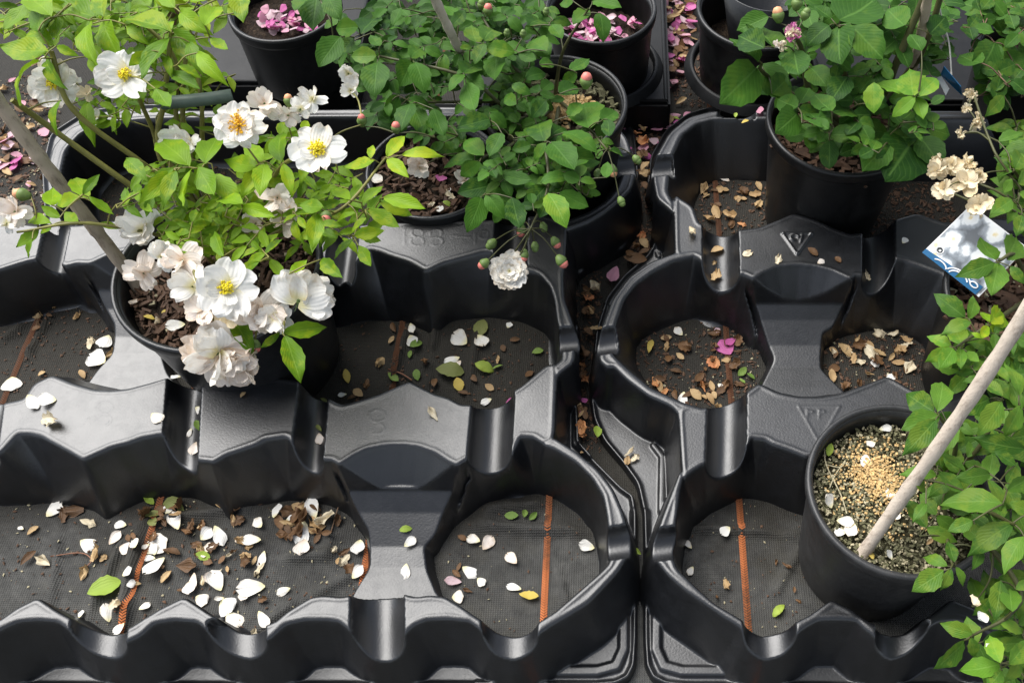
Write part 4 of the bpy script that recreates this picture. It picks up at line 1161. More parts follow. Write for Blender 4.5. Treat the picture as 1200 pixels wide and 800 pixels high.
B_.fill([(390, 10), (520, -15), (655, -15), (650, 80), (600, 130), (690, 150), (680, 215), (600, 225), (545, 210), (470, 140), (420, 100)], 60, .155, .215, 22)
B_.fill([(385, 15), (520, -15), (655, -15), (650, 80), (690, 150), (680, 215), (600, 225), (545, 205), (470, 150), (420, 105)], 60, .19, .235, 21)
B_.fill([(540, 120), (700, 120), (715, 175), (690, 240), (600, 255), (545, 230)], 34, .19, .23, 19)
B_.fill([(385, 60), (470, 60), (500, 140), (480, 185), (430, 150)], 16, .19, .24, 20)
B_.fill([(430, -25), (660, -25), (640, 60), (560, 100), (450, 60)], 40, .20, .245, 21)
flower(B_, 597, 318, .155, 25, 'pom', 'white', 60, (0, -.15), None)
flower(B_, 492, 196, .175, 19, 'wilt', 'blush', 8, (0, -.3), None); flower(B_, 545, 212, .18, 15, 'wilt', 'blush', 6, (0, -.3), None)
hub = (622, 268, .185)
for (u, v, r_, m) in ((567, 309, 6, 'budpink'), (576, 286, 6, 'calyx'), (614, 299, 6, 'budpink'), (651, 284, 6, 'budpink'), (658, 306, 7, 'budpink'), (637, 266, 5, 'calyx'), (627, 289, 5, 'calyx'), (611, 270, 6, 'budpink')):
    bud(B_, u, v, .165, r_, m, ((u - 622) / 60, -.6, -.5), hub)
B_.extra.append((spline([P(600, 300, .16), P(612, 282, .18), P(*hub)], 5), .0008))
hub2 = (712, 175, .215)
for (u, v, r_, m) in ((692, 195, 5, 'calyx'), (700, 203, 4.5, 'calyx'), (718, 200, 6, 'budorange'), (728, 236, 5, 'calyx'), (746, 187, 5, 'calyx')):
    bud(B_, u, v, .20, r_, m, ((u - 712) / 50, -.6, -.4), hub2)
for (u, v, r_, m) in ((572, 12, 6, 'budpink'), (564, 6, 5, 'calyx'), (594, 39, 4, 'calyx'), (613, 40, 4, 'calyx'), (640, 14, 4, 'calyx'), (687, 95, 8, 'budpink'), (464, 150, 6, 'budpink'), (424, 142, 6, 'budorange')):
    bud(B_, u, v, .25, r_, m, (.1, .2, .8))
B_.finish([(cane((650, 120, .14), (600, 130, .19), (545, 90, .235), (445, 66, .245)), (.003, .0014)), (cane((648, 118, .14), (620, 100, .19), (590, 60, .23), (565, 20, .25)), (.003, .0014)),
           (cane((655, 125, .14), (650, 150, .19), (640, 168, .225), (642, 220, .215), (622, 268, .19)), (.0028, .0012)), (cane((652, 122, .14), (600, 170, .19), (565, 186, .21), (545, 210, .2)), (.0026, .0012)),
           (cane((655, 118, .14), (680, 140, .2), (712, 176, .215)), (.0024, .0011)), (cane((650, 115, .14), (660, 60, .2), (690, 10, .25)), (.0026, .0012)), (cane((644, 118, .14), (520, 120, .2), (482, 120, .23)), (.0024, .0012))])

# ------------------------------------------------------------------ plant C: large round leaves
C_ = Plant('rose_bush', 'rose bush with large rounded deep green leaves and a fading pink bud cluster', 'rose bush', root_of(pot3), 'round', 'leafC', 'stemB', width=.98)
def zC(u, v): return .30 if v < 75 else (.255 if v < 140 else .215)
for q in ((888, 72, 855, 45), (886, 80, 843, 122), (892, 76, 917, 117), (895, 56, 865, 42), (906, 56, 881, 27), (900, 20, 863, 36), (972, 30, 945, 53), (984, 30, 984, 74), (998, 32, 1035, 69), (984, 24, 1026, 1), (974, 22, 954, 7), (1075, -5, 1071, 25), (1023, 96, 993, 105),
          (1020, 80, 993, 86), (1022, 84, 1047, 84), (993, 90, 973, 120), (974, 130, 953, 111), (976, 132, 1003, 128), (934, 132, 911, 155), (934, 126, 911, 117), (936, 128, 963, 140), (937, 122, 949, 103), (971, 156, 939, 158), (973, 158, 1006, 158), (972, 165, 972, 199),
          (1040, 156, 1007, 154), (1074, 162, 1033, 160), (1068, 166, 1040, 209), (1078, 162, 1103, 194), (1040, 168, 1010, 201), (1088, 152, 1115, 158), (1084, 140, 1070, 126), (1092, 122, 1107, 112), (1060, 30, 1040, 12), (1090, 40, 1108, 20), (1080, 60, 1066, 40), (930, 60, 936, 90), (950, 80, 968, 100), (905, 110, 925, 90)):
    C_.px(*q, zC(q[0], q[1]))
for q in ((1024, 98, 1024, 133), (1062, 110, 1027, 97), (1070, 112, 1066, 83), (1078, 112, 1099, 90), (1072, 114, 1045, 137), (1074, 114, 1082, 140)):
    C_.px(*q, .275, mat='leafM', kind='mid')
C_.fill([(890, -10), (1110, -10), (1100, 140), (1040, 180), (960, 170), (915, 130), (900, 80), (930, 40)], 80, .175, .265, 23)
C_.fill([(930, -30), (1120, -30), (1110, 50), (1000, 60), (940, 30)], 20, .22, .29, 29)
flower(C_, 930, 38, .31, 13, 'dry', ('magenta', 'pink', 'cream'), 14, (0, 0), None); flower(C_, 915, 54, .305, 10, 'dry', ('cream', 'blush'), 9, (0, 0), None)
bud(C_, 912, 18, .31, 7.5, 'budorange', (-.2, .4, .8)); bud(C_, 934, 4, .31, 7, 'calyx', (.1, .5, .8)); bud(C_, 944, 17, .31, 6, 'calyx', (.3, .3, .8))
C_.finish([(cane((985, 145, .14), (950, 110, .2), (940, 60, .26), (930, 40, .305)), (.0042, .002)), (cane((990, 145, .14), (990, 90, .22), (984, 30, .295)), (.004, .002)), (cane((1000, 145, .14), (1035, 110, .2), (1050, 75, .25), (1090, -20, .34)), (.0055, .0035)),
           (cane((1005, 148, .14), (1060, 90, .2), (1085, 50, .26), (1110, -30, .34)), (.0045, .003)), (cane((995, 150, .14), (1040, 150, .19), (1074, 160, .215)), (.003, .0015)), (cane((985, 150, .14), (900, 90, .25), (892, 74, .28)), (.003, .0015))])

# ------------------------------------------------------------------ plant E: dark rose in the back corner
E_ = Plant('rose_bush', 'small dark leafed rose bush behind the string-hung blue label', 'rose bush', root_of(pot10), 'round', 'leafC', 'bark', width=1.0)
for q in ((1165, 50, 1145, 92), (1150, 74, 1124, 66), (1180, 60, 1200, 85), (1160, 20, 1140, 8), (1185, 30, 1206, 14), (1150, 40, 1128, 30), (1172, 90, 1166, 118), (1185, 95, 1205, 110)): E_.px(*q, .25)
E_.fill([(1125, -25), (1240, -25), (1240, 110), (1165, 110), (1125, 50)], 46, .18, .27, 25)
E_.finish([(cane((1213, 60, .12), (1180, 40, .2), (1140, -20, .28)), (.004, .002)), (cane((1216, 60, .12), (1200, 90, .2), (1170, 90, .24)), (.003, .0015))])

# ------------------------------------------------------------------ plant D: rose by the printed label
D_ = Plant('rose_bush', 'mid green rose bush with clusters of dried cream blooms above the printed label', 'rose bush', root_of(pot9), 'narrow', 'leafD', 'stemB', width=1.12)
for q in ((1167, 304, 1147, 280), (1165, 308, 1120, 324), (1169, 309, 1162, 346), (1180, 304, 1192, 277), (1184, 312, 1201, 333), (1131, 372, 1094, 343), (1134, 374, 1144, 344), (1137, 377, 1103, 390),
          (1170, 166, 1201, 154), (1188, 200, 1165, 183), (1186, 202, 1167, 206), (1188, 198, 1199, 177), (1186, 210, 1175, 227), (1186, 234, 1161, 251), (1188, 236, 1181, 263), (1198, 252, 1191, 277), (1176, 112, 1155, 137), (1192, 215, 1212, 200), (1194, 226, 1214, 232)):
    D_.px(*q, .255 if q[1] < 260 else .235)
for q in ((1115, 406, 1086, 393), (1113, 407, 1083, 425), (1117, 408, 1101, 432), (1128, 405, 1117, 382), (1125, 408, 1126, 432), (1133, 412, 1148, 424), (1132, 402, 1140, 388), (1160, 378, 1149, 364), (1160, 378, 1173, 361), (1162, 379, 1181, 371), (1160, 380, 1169, 393), (1158, 382, 1147, 397), (1150, 396, 1138, 389), (1164, 376, 1184, 380)):
    D_.px(*q, .225, mat='leafM' if q[0] < 1145 else 'leafN')
D_.fill([(1100, 400), (1160, 390), (1215, 400), (1215, 440), (1110, 440)], 14, .175, .215, 32)
D_.fill([(1180, 150), (1230, 150), (1230, 290), (1185, 260)], 16, .19, .25, 32)
for (u, v, r_, n) in ((1098, 200, 13, 9), (1116, 194, 15, 11), (1131, 213, 18, 12), (1106, 222, 14, 9), (1146, 206, 13, 8), (1098, 188, 9, 6), (1149, 240, 16, 11), (1140, 112, 10, 7), (1133, 127, 8, 6), (1146, 144, 11, 7), (1126, 157, 9, 7), (1136, 192, 12, 7)):
    flower(D_, u, v, .25, r_ * 1.12, 'wilt' if n > 7 else 'dry', ('dry', 'dry', 'cream'), n + 3, (0, -.1), None)
D_.extra += [(spline([P(1250, 290, .19), P(1180, 232, .245), P(1146, 215, .25), P(1120, 205, .25)], 6), .0013), (spline([P(1250, 290, .19), P(1185, 245, .245), P(1150, 240, .25), P(1110, 224, .25)], 6), .0011),
             (spline([P(1250, 290, .19), P(1180, 200, .25), P(1160, 165, .26), P(1142, 114, .255)], 6), .0013), (spline([P(1160, 165, .26), P(1145, 155, .255), P(1126, 157, .25)], 4), .0009)]
D_.finish([(cane((1206, 345, .14), (1190, 300, .22), (1170, 306, .235)), (.003, .0014)), (cane((1208, 345, .14), (1250, 290, .19), (1188, 200, .255)), (.0034, .0014)), (cane((1205, 350, .14), (1160, 380, .21), (1120, 407, .225)), (.0028, .0012))])

# ------------------------------------------------------------------ plant G: leafy rose spilling over the staked pot
_gr = P(1105, 570, pot2['zs'])
G_ = Plant('rose_bush', 'leafy mid green rose bush spilling over the pot with the slanting cane', 'rose bush', tuple(_gr), 'narrow', 'leafD', 'stemB', width=1.12)
def zG(u, v): return .24 if v < 560 else (.235 if v < 640 else .205)
for q in ((1095, 482, 1060, 460), (1098, 482, 1106, 441), (1100, 487, 1056, 503), (1096, 492, 1059, 533), (1122, 500, 1095, 534), (1160, 467, 1121, 483), (1173, 470, 1146, 511), (1195, 475, 1177, 513), (1175, 464, 1147, 443), (1194, 463, 1181, 423), (1200, 525, 1139, 514), (1160, 555, 1119, 561),
          (1175, 590, 1101, 588), (1180, 574, 1206, 560), (1070, 560, 1086, 577), (1186, 614, 1133, 649), (1200, 628, 1175, 671), (1110, 663, 1080, 650), (1106, 668, 1068, 693), (1114, 666, 1103, 693), (1120, 664, 1131, 687), (1118, 658, 1111, 633), (1140, 742, 1101, 730), (1130, 750, 1095, 785),
          (1138, 746, 1142, 771), (1172, 680, 1166, 727), (1172, 730, 1201, 741), (1182, 778, 1206, 749), (1174, 785, 1157, 806), (1186, 716, 1183, 688), (1190, 690, 1212, 680), (1140, 610, 1110, 622), (1130, 575, 1098, 552), (1085, 590, 1070, 610), (1150, 640, 1140, 668), (1160, 700, 1140, 722),
          (1190, 545, 1165, 528), (1210, 600, 1182, 588), (1205, 480, 1222, 440), (1185, 640, 1206, 655), (1195, 770, 1180, 800)):
    G_.px(*q, zG(q[0], q[1]))
for q in ((1172, 778, 1123, 787), (1172, 776, 1159, 743)): G_.px(*q, .215, mat='leafM')
G_.fill([(1085, 500), (1130, 450), (1225, 440), (1225, 640), (1130, 640), (1090, 590)], 20, .175, .215, 40)
G_.fill([(1140, 640), (1225, 640), (1225, 820), (1170, 820), (1145, 740)], 14, .13, .18, 40)
G_.finish([(cane((1105, 570, .145), (1120, 520, .2), (1098, 484, .235)), (.0026, .0012)), (cane((1108, 570, .145), (1150, 520, .2), (1175, 468, .235)), (.0028, .0012)), (cane((1108, 575, .145), (1160, 600, .2), (1190, 615, .23)), (.0028, .0012)),
           (cane((1106, 578, .145), (1110, 630, .19), (1116, 662, .2)), (.0022, .001)), (cane((1110, 580, .145), (1190, 680, .19), (1185, 718, .2), (1140, 744, .2)), (.0026, .0011))])

# ------------------------------------------------------------------ canes, string, tie, labels
def stake(name, p0, p1, r0px, r1px, mat, label, nodes=(.45, .8)):
    a, b = P(*p0), P(*p1)
    r0, r1 = r0px / ppm(*p0), r1px / ppm(*p1)
    n = 60
    pts, rad = [], []
    for i in range(n + 1):
        t = i / n
        k = max([math.exp(-((t - q) / .012) ** 2) for q in nodes] + [0])
        rgh = .0003 * math.sin(37 * t + r0px) + .0002 * math.sin(83 * t)
        pts.append(a.lerp(b, t) + Vector((.0015 * math.sin(5 * t), .0012 * math.sin(7 * t + 1), 0)))
        rad.append(r0 + (r1 - r0) * t + .0009 * k + rgh)
    c = Buf(); c.tube([p - a for p in pts], rad, 14)
    o = c.build(name, M[mat], None); o.location = a
    return tag(o, label, 'cane', 'support canes')
stake('garden_cane', (166, 344, .138), (-45, 60, .40), 7, 9, 'stake', 'grey bamboo cane leaning out of the large pot of white roses', (.30, .62))
stake('garden_cane', (1010, 652, .140), (1330, 175, .50), 7.6, 10.5, 'stake2', 'pale bamboo cane slanting out of the mossy pot', (.22, .75))
stake('garden_cane', (560, 110, .14), (498, -30, .36), 4.5, 6, 'stake2', 'thin pale cane standing in the dense dark green rose', (.5,))
stake('garden_cane', (1062, 105, .17), (1095, -25, .36), 5, 6, 'stake', 'brown cane among the stems of the large round-leaved rose', (.5,))
stake('garden_cane', (240, 100, .17), (185, -30, .34), 7, 8, 'bark', 'thick brown cane behind the white roses, crossed by a green tie', (.5,))
_t = Buf(); _t.tube([P(190, 121, .29), P(215, 119, .292), P(245, 116, .292), P(272, 112, .29)], .0062, 10); tag(_t.build('plant_tie', M['tie']), 'grey-green plastic tie across the stems of the white rose', 'tie')
_s = Buf(); _s.tube(spline([P(1098, -20, .33), P(1103, 20, .29), P(1112, 50, .26), P(1115, 88, .235)], 6), .0009, 6); tag(_s.build('hanging_string', M['white_string']), 'white string holding the small blue label', 'string')

def flat(name, quad, z_off, mat, parent, th=0.0008):
    """a thin card through four world points"""
    q = [Vector(p) for p in quad]
    nrm = (q[1] - q[0]).cross(q[3] - q[0]).normalized()
    if nrm.z < 0: nrm = -nrm
    off = nrm * z_off
    c = parent.location if parent is not None else Vector((0, 0, 0))
    V = [p + off - c for p in q] + [p + off + nrm * th - c for p in q]
    return link(name, mesh(name, V, [(3, 2, 1, 0), (4, 5, 6, 7), (0, 1, 5, 4), (1, 2, 6, 5), (2, 3, 7, 6), (3, 0, 4, 7)], False), M[mat], parent)
M['blue'] = simple('label_blue', (0.015, 0.105, 0.23), 0.35, 0.12, 40)
M['label_white'] = simple('label_white', (0.72, 0.72, 0.72), 0.35, 0.05, 40)
def print_mat():
    t = NT('label_photo_print')
    w = t.coord('Object')
    vor = t.new('TexVoronoi'); vor.inputs['Scale'].default_value = 62; t.link(w, vor.inputs['Vector'])
    n = t.noise(w, 110, 4, .6)
    d = t.math('ADD', vor.outputs['Distance'], t.math('MULTIPLY', t.math('SUBTRACT', n, .5), .5))
    col = t.ramp(d, [(0.08, (.74, .62, .36)), (0.18, (.80, .80, .77)), (0.48, (.70, .72, .73)), (0.58, (.30, .33, .36)), (0.80, (.10, .11, .12))])
    return t.done(t.bsdf(col, .3, None, .5).outputs[0])
M['print'] = print_mat()
lab = empty('plant_label', P(1147, 347, .168))
L0, L1, L2, L3 = P(1081, 296, .172), P(1147, 348, .168), P(1204, 290, .215), P(1138, 240, .215)
tag(lab, 'printed plant label with white rose photo and blue swirl band', 'plant label')
flat('card', (L0, L1, L2, L3), 0, 'label_white', lab)
flat('photo_print', (L0.lerp(L3, .05).lerp(L1.lerp(L2, .05), .02), L0.lerp(L3, .05).lerp(L1.lerp(L2, .05), .98), L0.lerp(L3, .98).lerp(L1.lerp(L2, .98), .98), L0.lerp(L3, .98).lerp(L1.lerp(L2, .98), .02)), .0011, 'print', lab, .0003)
def lp(a, b): return (L0.lerp(L1, a)).lerp(L3.lerp(L2, a), b)
flat('blue_band', (lp(.0, .0), lp(.95, .0), lp(.95, .16), lp(.0, .08)), .0018, 'blue', lab, .0003)
_n = (L1 - L0).cross(L3 - L0).normalized(); _n = _n if _n.z > 0 else -_n
for (ca, cb, r_, a0, a1) in ((.62, .02, .20, 40, 170), (.62, .02, .15, 30, 180), (.30, .0, .12, 20, 150), (.84, .10, .06, 0, 360)):
    s_ = Buf(); s_.tube([lp(ca + r_ * math.cos(math.radians(a0 + (a1 - a0) * i / 16)), cb + r_ * .62 * math.sin(math.radians(a0 + (a1 - a0) * i / 16))) + _n * .0024 - lab.location for i in range(17)], .0008, 5)
    s_.build('white_swirl', M['label_white'], lab)
for (ca, cb, r_) in ((.16, .19, .055), (.16, .19, .03)):
    s_ = Buf(); s_.tube([lp(ca + r_ * math.cos(6.283 * i / 16), cb + r_ * math.sin(6.283 * i / 16)) + _n * .0022 - lab.location for i in range(17)], .0007, 5)
    s_.build('round_emblem', M['label_white'] if r_ > .05 else M['pot'], lab)
lab2 = empty('plant_label', P(1115, 100, .225))
tag(lab2, 'small blue label hanging from a white string', 'plant label')
flat('card', (P(1102, 88, .235), P(1127, 112, .215), P(1126, 102, .24), P(1106, 78, .25)), 0, 'blue', lab2)
flat('white_panel', (P(1098, 92, .232), P(1108, 112, .215), P(1112, 104, .222), P(1102, 88, .234)), .0, 'label_white', lab2)

# ------------------------------------------------------------------ fallen petals and leaves
ZT = H + 0.0006
WHERE = {
 'fl': ('on wrinkled cloth in the most petal-strewn cell', 0.0), 'A': ('on cloth with an orange stitched line, beside the moulded saddle', 0.0), 'sad': ('on the sloping moulded tray saddle', None),
 'mid': ('on creased cloth behind the block above the saddle', 0.0), 'blk': ('on the flat grey top of a tray block', ZT), 'bar': ('in a rounded groove between two tray blocks', H - .025), 'lm': ('on cloth in the cell beside the large pot', 0.0),
 'rm': ('among wet brown litter in a round cell', 0.0), 'rr': ('among dry litter behind the staked pot', 0.0), 'rb': ('in the dark cell beside the large-leaved rose pot', 0.0), 'rf': ('on cloth in the cell beside the staked pot', 0.0),
 'gap': ('in the gap between the two trays', .010), 'back': ('on the ground by the corner of the back trays', .004), 'pink': ('in the heap of pink petals between the back pots', .004), 'p1': ('on the bark chips in the large white rose pot', pot1['zs'] + .003), 'p2': ('on the mossy soil of the staked pot', pot2['zs'] + .004),
 'p5': ('on wet soil in the pot behind raised figures', pot5['zs'] + .003), 'p6': ('on the soil of the pot on the flat grey tray', pot6['zs'] + .003), 'p7': ('in the pot half filled with pink petals', pot7['zs'] + .003), 'left': ('on the ground behind the leaning grey cane', .003), 'lf': ('caught on leaves of the rose over the staked pot', .215)}
WORD = {'white': 'white rose petal', 'blush': 'pinkish white rose petal', 'cream': 'cream rose petal', 'tan': 'tan withered petal', 'brown': 'brown dead leaf scrap', 'orange_p': 'orange-brown withered petal', 'pink': 'pink rose petal', 'magenta': 'magenta rose petal',
        'mauve': 'pale mauve rose petal', 'lime': 'lime green fallen leaflet', 'green': 'green fallen leaflet', 'olive': 'olive green fallen leaflet', 'yellow': 'yellow fallen leaflet'}
FR = random.Random(21)
def heap(zone, mats, n, u0, u1, v0, v1, s0, s1, name, label):
    """a heap of petals too many and too mixed to count: one object"""
    z = WHERE[zone][1]
    b, midx = Buf(), []
    for _ in range(n):
        u, v = FR.uniform(u0, u1), FR.uniform(v0, v1)
        mt = FR.choice(mats)
        V, Fc, UV = PET['curl'][FR.randrange(8)]
        L = FR.uniform(s0, s1) / ppm(u, v, z)
        m = Matrix.Translation(P(u, v, z) + Vector((0, 0, .002 + FR.random() * .006))) @ Matrix.Rotation(FR.random() * 6.283, 4, 'Z') @ Matrix.Rotation(FR.gauss(0, .4), 4, 'X') @ Matrix.Rotation(FR.gauss(0, .3), 4, 'Y') @ Matrix.Diagonal((L, L * FR.uniform(.6, 1.1), L * FR.uniform(.5, 1.5), 1)) @ Matrix.Translation((-.5, 0, 0))
        b.add([m @ Vector(q) for q in V], Fc, UV)
        midx += [mats.index(mt)] * len(Fc)
    o = b.build(name, M[mats[0]])
    for mt in mats[1:]: o.data.materials.append(M[mt])
    o.data.polygons.foreach_set('material_index', midx)
    return tag(o, label, 'petals', None, 'stuff')
def put(zone, mat, *items):
    where, z0 = WHERE[zone]
    for it in items:
        u, v, L = it[0], it[1], it[2]
        z = z0
        if zone == 'sad': z = it[3]
        c = P(u, v, z)
        if z == 0.0: c.z = gz(c.x, c.y) + .0015; 
        leafy = mat in ('lime', 'green', 'olive', 'yellow')
        Lw = L / ppm(u, v, z)
        rot = Matrix.Rotation(FR.random() * 6.283, 4, 'Z') @ Matrix.Rotation(FR.gauss(0, .22), 4, 'X') @ Matrix.Rotation(FR.gauss(0, .16), 4, 'Y')
        if leafy: me = leaf_data('mid', FR.randrange(5), mat)
        elif mat in ('brown', 'tan') and FR.random() < .5: me = leaf_data('mid', FR.randrange(5), mat)
        elif mat in ('brown', 'tan', 'orange_p', 'cream'): me = petal_data('scrap', FR.randrange(10), mat)
        else: me = petal_data('curl', FR.randrange(8), mat)
        o = bpy.data.objects.new('fallen_leaf' if leafy or mat == 'brown' else 'fallen_petal', me)
        COL.objects.link(o)
        Lw *= .90 if mat == 'brown' else 1.0
        m = rot @ Matrix.Diagonal((Lw, Lw * FR.uniform(.6, 1.1), Lw * FR.uniform(.5, 1.5), 1)) @ Matrix.Translation((-.5, 0, 0))
        # rest on the surface: lift by the lowest corner
        lo = min((m @ Vector(x)).z for x in ((0, -.3, 0), (0, .3, 0), (1, -.3, .0), (1, .3, .0), (.5, 0, 0)))
        o.matrix_world = Matrix.Translation(c + Vector((0, 0, -lo * .85 + .0006))) @ m
        size = 'large ' if L >= 24 else ('tiny ' if L < 11 else ('small ' if L < 15 else ''))
        tag(o, '%s%s %s' % (size, WORD[mat], where), 'leaf' if leafy or mat == 'brown' else 'petal', '%ss %s' % (WORD[mat], where))

put('fl', 'white', (64, 597, 22), (143, 616, 15), (105, 639, 21), (25, 619, 8), (209, 613, 24), (184, 640, 29), (176, 655, 17), (184, 667, 30), (260, 631, 26), (297, 635, 23), (307, 656, 20), (295, 690, 33), (255, 682, 27), (238, 704, 16), (267, 711, 21), (275, 727, 25), (332, 693, 18), (312, 729, 24), (130, 720, 24), (143, 739, 16), (172, 711, 14),
    (368, 597, 27), (353, 626, 29), (326, 601, 20), (343, 609, 14), (98, 721, 11))
put('fl', 'blush', (138, 633, 18), (228, 684, 22), (225, 690, 16), (356, 643, 21), (250, 678, 18))
put('fl', 'cream', (106, 614, 20), (383, 611, 24), (143, 714, 14), (305, 668, 20), (299, 743, 10), (56, 659, 18))
put('fl', 'tan', (39, 622, 15), (116, 652, 18), (101, 672, 20), (162, 686, 13), (289, 653, 13), (285, 636, 13), (268, 668, 10), (397, 658, 10))
put('fl', 'brown', (35, 655, 24), (221, 625, 20), (203, 648, 27), (221, 665, 26), (262, 657, 13), (309, 704, 13), (84, 601, 34), (76, 604, 22), (329, 614, 24), (348, 598, 24), (373, 631, 16), (338, 620, 18), (212, 596, 22), (190, 600, 18), (240, 618, 18), (360, 605, 20), (232, 640, 14), (405, 648, 16), (412, 668, 16), (385, 628, 16), (276, 648, 12), (398, 612, 14))
put('fl', 'lime', (127, 692, 36), (176, 587, 20), (240, 653, 19)); put('fl', 'olive', (184, 606, 20), (203, 592, 22), (182, 614, 17), (214, 598, 18))
put('fl', 'white', (421, 642, 20), (421, 672, 19)); put('fl', 'cream', (404, 657, 18))
for _ in range(40):
    u, v = FR.gauss(240, 75), FR.gauss(655, 38)
    if 20 < u < 415 and 595 < v < 735: put('fl', FR.choice(('white', 'white', 'blush', 'cream', 'tan', 'tan', 'brown')), (u, v, FR.uniform(9, 18)))
for _ in range(14):
    put('fl', FR.choice(('brown', 'brown', 'tan')), (FR.gauss(225, 45), FR.uniform(594, 640), FR.uniform(12, 22))); put('fl', FR.choice(('brown', 'brown', 'tan')), (FR.gauss(352, 24), FR.uniform(596, 632), FR.uniform(12, 22)))
put('sad', 'white', (481, 636, 17, .022), (474, 670, 19, .017)); put('sad', 'lime', (476, 620, 15, .027))
put('A', 'white', (555, 634, 17), (551, 670, 22), (564, 682, 13), (537, 700, 14), (602, 688, 20), (687, 641, 20)); put('A', 'blush', (572, 637, 20), (600, 656, 20)); put('A', 'mauve', (531, 682, 20))
put('A', 'brown', (542, 631, 14), (535, 672, 16), (548, 692, 14), (538, 664, 12)); put('A', 'yellow', (620, 699, 24)); put('A', 'green', (600, 605, 17), (615, 603, 11), (625, 605, 13))
put('mid', 'white', (484, 388, 14), (484, 402, 14), (540, 400, 22), (564, 403, 20), (530, 424, 20), (570, 472, 14), (597, 383, 8), (402, 464, 10)); put('mid', 'blush', (537, 429, 13)); put('mid', 'magenta', (599, 472, 14))
put('mid', 'olive', (564, 386, 26), (528, 437, 33), (380, 470, 10)); put('mid', 'green', (489, 406, 18), (481, 416, 11), (462, 445, 17), (489, 441, 16), (630, 413, 14), (584, 432, 13)); put('mid', 'lime', (569, 434, 24)); put('mid', 'yellow', (538, 452, 18), (407, 442, 18))
put('mid', 'tan', (446, 425, 14), (459, 400, 11), (420, 461, 16), (574, 456, 13), (584, 424, 11)); put('mid', 'brown', (462, 386, 16), (413, 466, 14), (556, 446, 14), (590, 410, 12), (510, 450, 16), (545, 462, 18), (620, 440, 14), (430, 450, 16), (498, 425, 12), (604, 400, 14))
put('blk', 'white', (40, 472, 24), (56, 470, 20), (184, 489, 18)); put('blk', 'cream', (62, 493, 24), (508, 486, 20), (876, 297, 13), (912, 305, 12), (811, 272, 15)); put('blk', 'brown', (952, 296, 17), (982, 305, 11)); put('blk', 'blush', (962, 307, 12)); put('blk', 'tan', (285, 463, 9)); put('blk', 'white', (1060, 283, 9))
put('bar', 'white', (235, 481, 16), (222, 507, 12), (206, 441, 14)); put('bar', 'blush', (228, 527, 20), (375, 515, 14)); put('bar', 'green', (234, 500, 20), (239, 507, 16)); put('bar', 'olive', (374, 502, 12)); put('bar', 'tan', (840, 294, 17), (836, 309, 11), (839, 325, 16)); put('bar', 'cream', (1016, 326, 10), (93, 318, 10))
put('lm', 'white', (15, 451, 20), (125, 402, 20), (116, 423, 24)); put('lm', 'tan', (133, 415, 20), (68, 361, 12), (91, 371, 14), (44, 371, 14), (98, 440, 14), (50, 439, 9)); put('lm', 'cream', (106, 403, 20)); put('lm', 'brown', (44, 380, 12), (46, 388, 12), (60, 372, 10))
put('rm', 'white', (795, 389, 13), (800, 466, 16), (844, 452, 8)); put('rm', 'yellow', (762, 407, 22)); put('rm', 'magenta', (850, 407, 23), (856, 402, 14)); put('rm', 'mauve', (840, 389, 10)); put('rm', 'tan', (781, 406, 15), (851, 422, 11), (815, 462, 18), (834, 452, 15), (841, 477, 10)); put('rm', 'cream', (777, 371, 16)); put('rm', 'green', (870, 436, 15), (870, 447, 11), (880, 442, 11))
for _ in range(34): put('rm', FR.choice(('brown', 'tan', 'tan', 'orange_p') if _ % 2 == 0 else ('brown',)), (FR.uniform(765, 870), FR.uniform(390, 470), FR.uniform(10, 19)))
put('rr', 'cream', (1020, 415, 24), (1030, 391, 20), (1045, 394, 13)); put('rr', 'tan', (989, 412, 22), (1060, 400, 15), (1000, 422, 13), (1044, 420, 15), (975, 442, 18), (1036, 454, 14), (1005, 400, 15), (1052, 412, 14)); put('rr', 'white', (1025, 427, 12), (1043, 444, 12))
for _ in range(24): put('rr', FR.choice(('brown', 'tan', 'cream')), (FR.uniform(975, 1065), FR.uniform(390, 455), FR.uniform(10, 18)))
put('rb', 'orange_p', (846, 190, 16), (869, 265, 12)); put('rb', 'blush', (849, 211, 13)); put('rb', 'tan', (846, 224, 16), (825, 225, 14), (889, 220, 14), (839, 251, 22), (830, 260, 18))
for _ in range(14): put('rb', FR.choice(('brown', 'tan', 'brown')), (FR.uniform(822, 890), FR.uniform(225, 268), FR.uniform(9, 16)))
put('rf', 'white', (849, 626, 14), (806, 640, 12), (809, 670, 13)); put('rf', 'lime', (912, 716, 21)); put('rf', 'tan', (851, 686, 14)); put('rf', 'brown', (920, 665, 13), (909, 660, 9), (935, 705, 9), (840, 700, 8), (930, 692, 10))
put('gap', 'lime', (700, 507, 16), (747, 646, 12)); put('gap', 'cream', (737, 532, 16), (744, 537, 14), (697, 337, 22)); put('gap', 'tan', (684, 529, 9), (754, 285, 18), (697, 385, 22), (735, 540, 12)); put('gap', 'brown', (744, 305, 30), (738, 300, 20)); put('gap', 'pink', (719, 322, 22)); put('gap', 'magenta', (685, 470, 9), (684, 483, 8))
for _ in range(46):
    t_ = FR.random()
    u, v = (682 + FR.uniform(-4, 5) + 10 * max(0, (430 - (330 + 190 * t_)) / 100), 330 + 190 * t_) if _ % 3 else (752 + FR.uniform(-8, 10), FR.uniform(150, 300))
    put('gap', FR.choice(('brown', 'tan', 'brown', 'orange_p')), (u, v, FR.uniform(9, 16)))
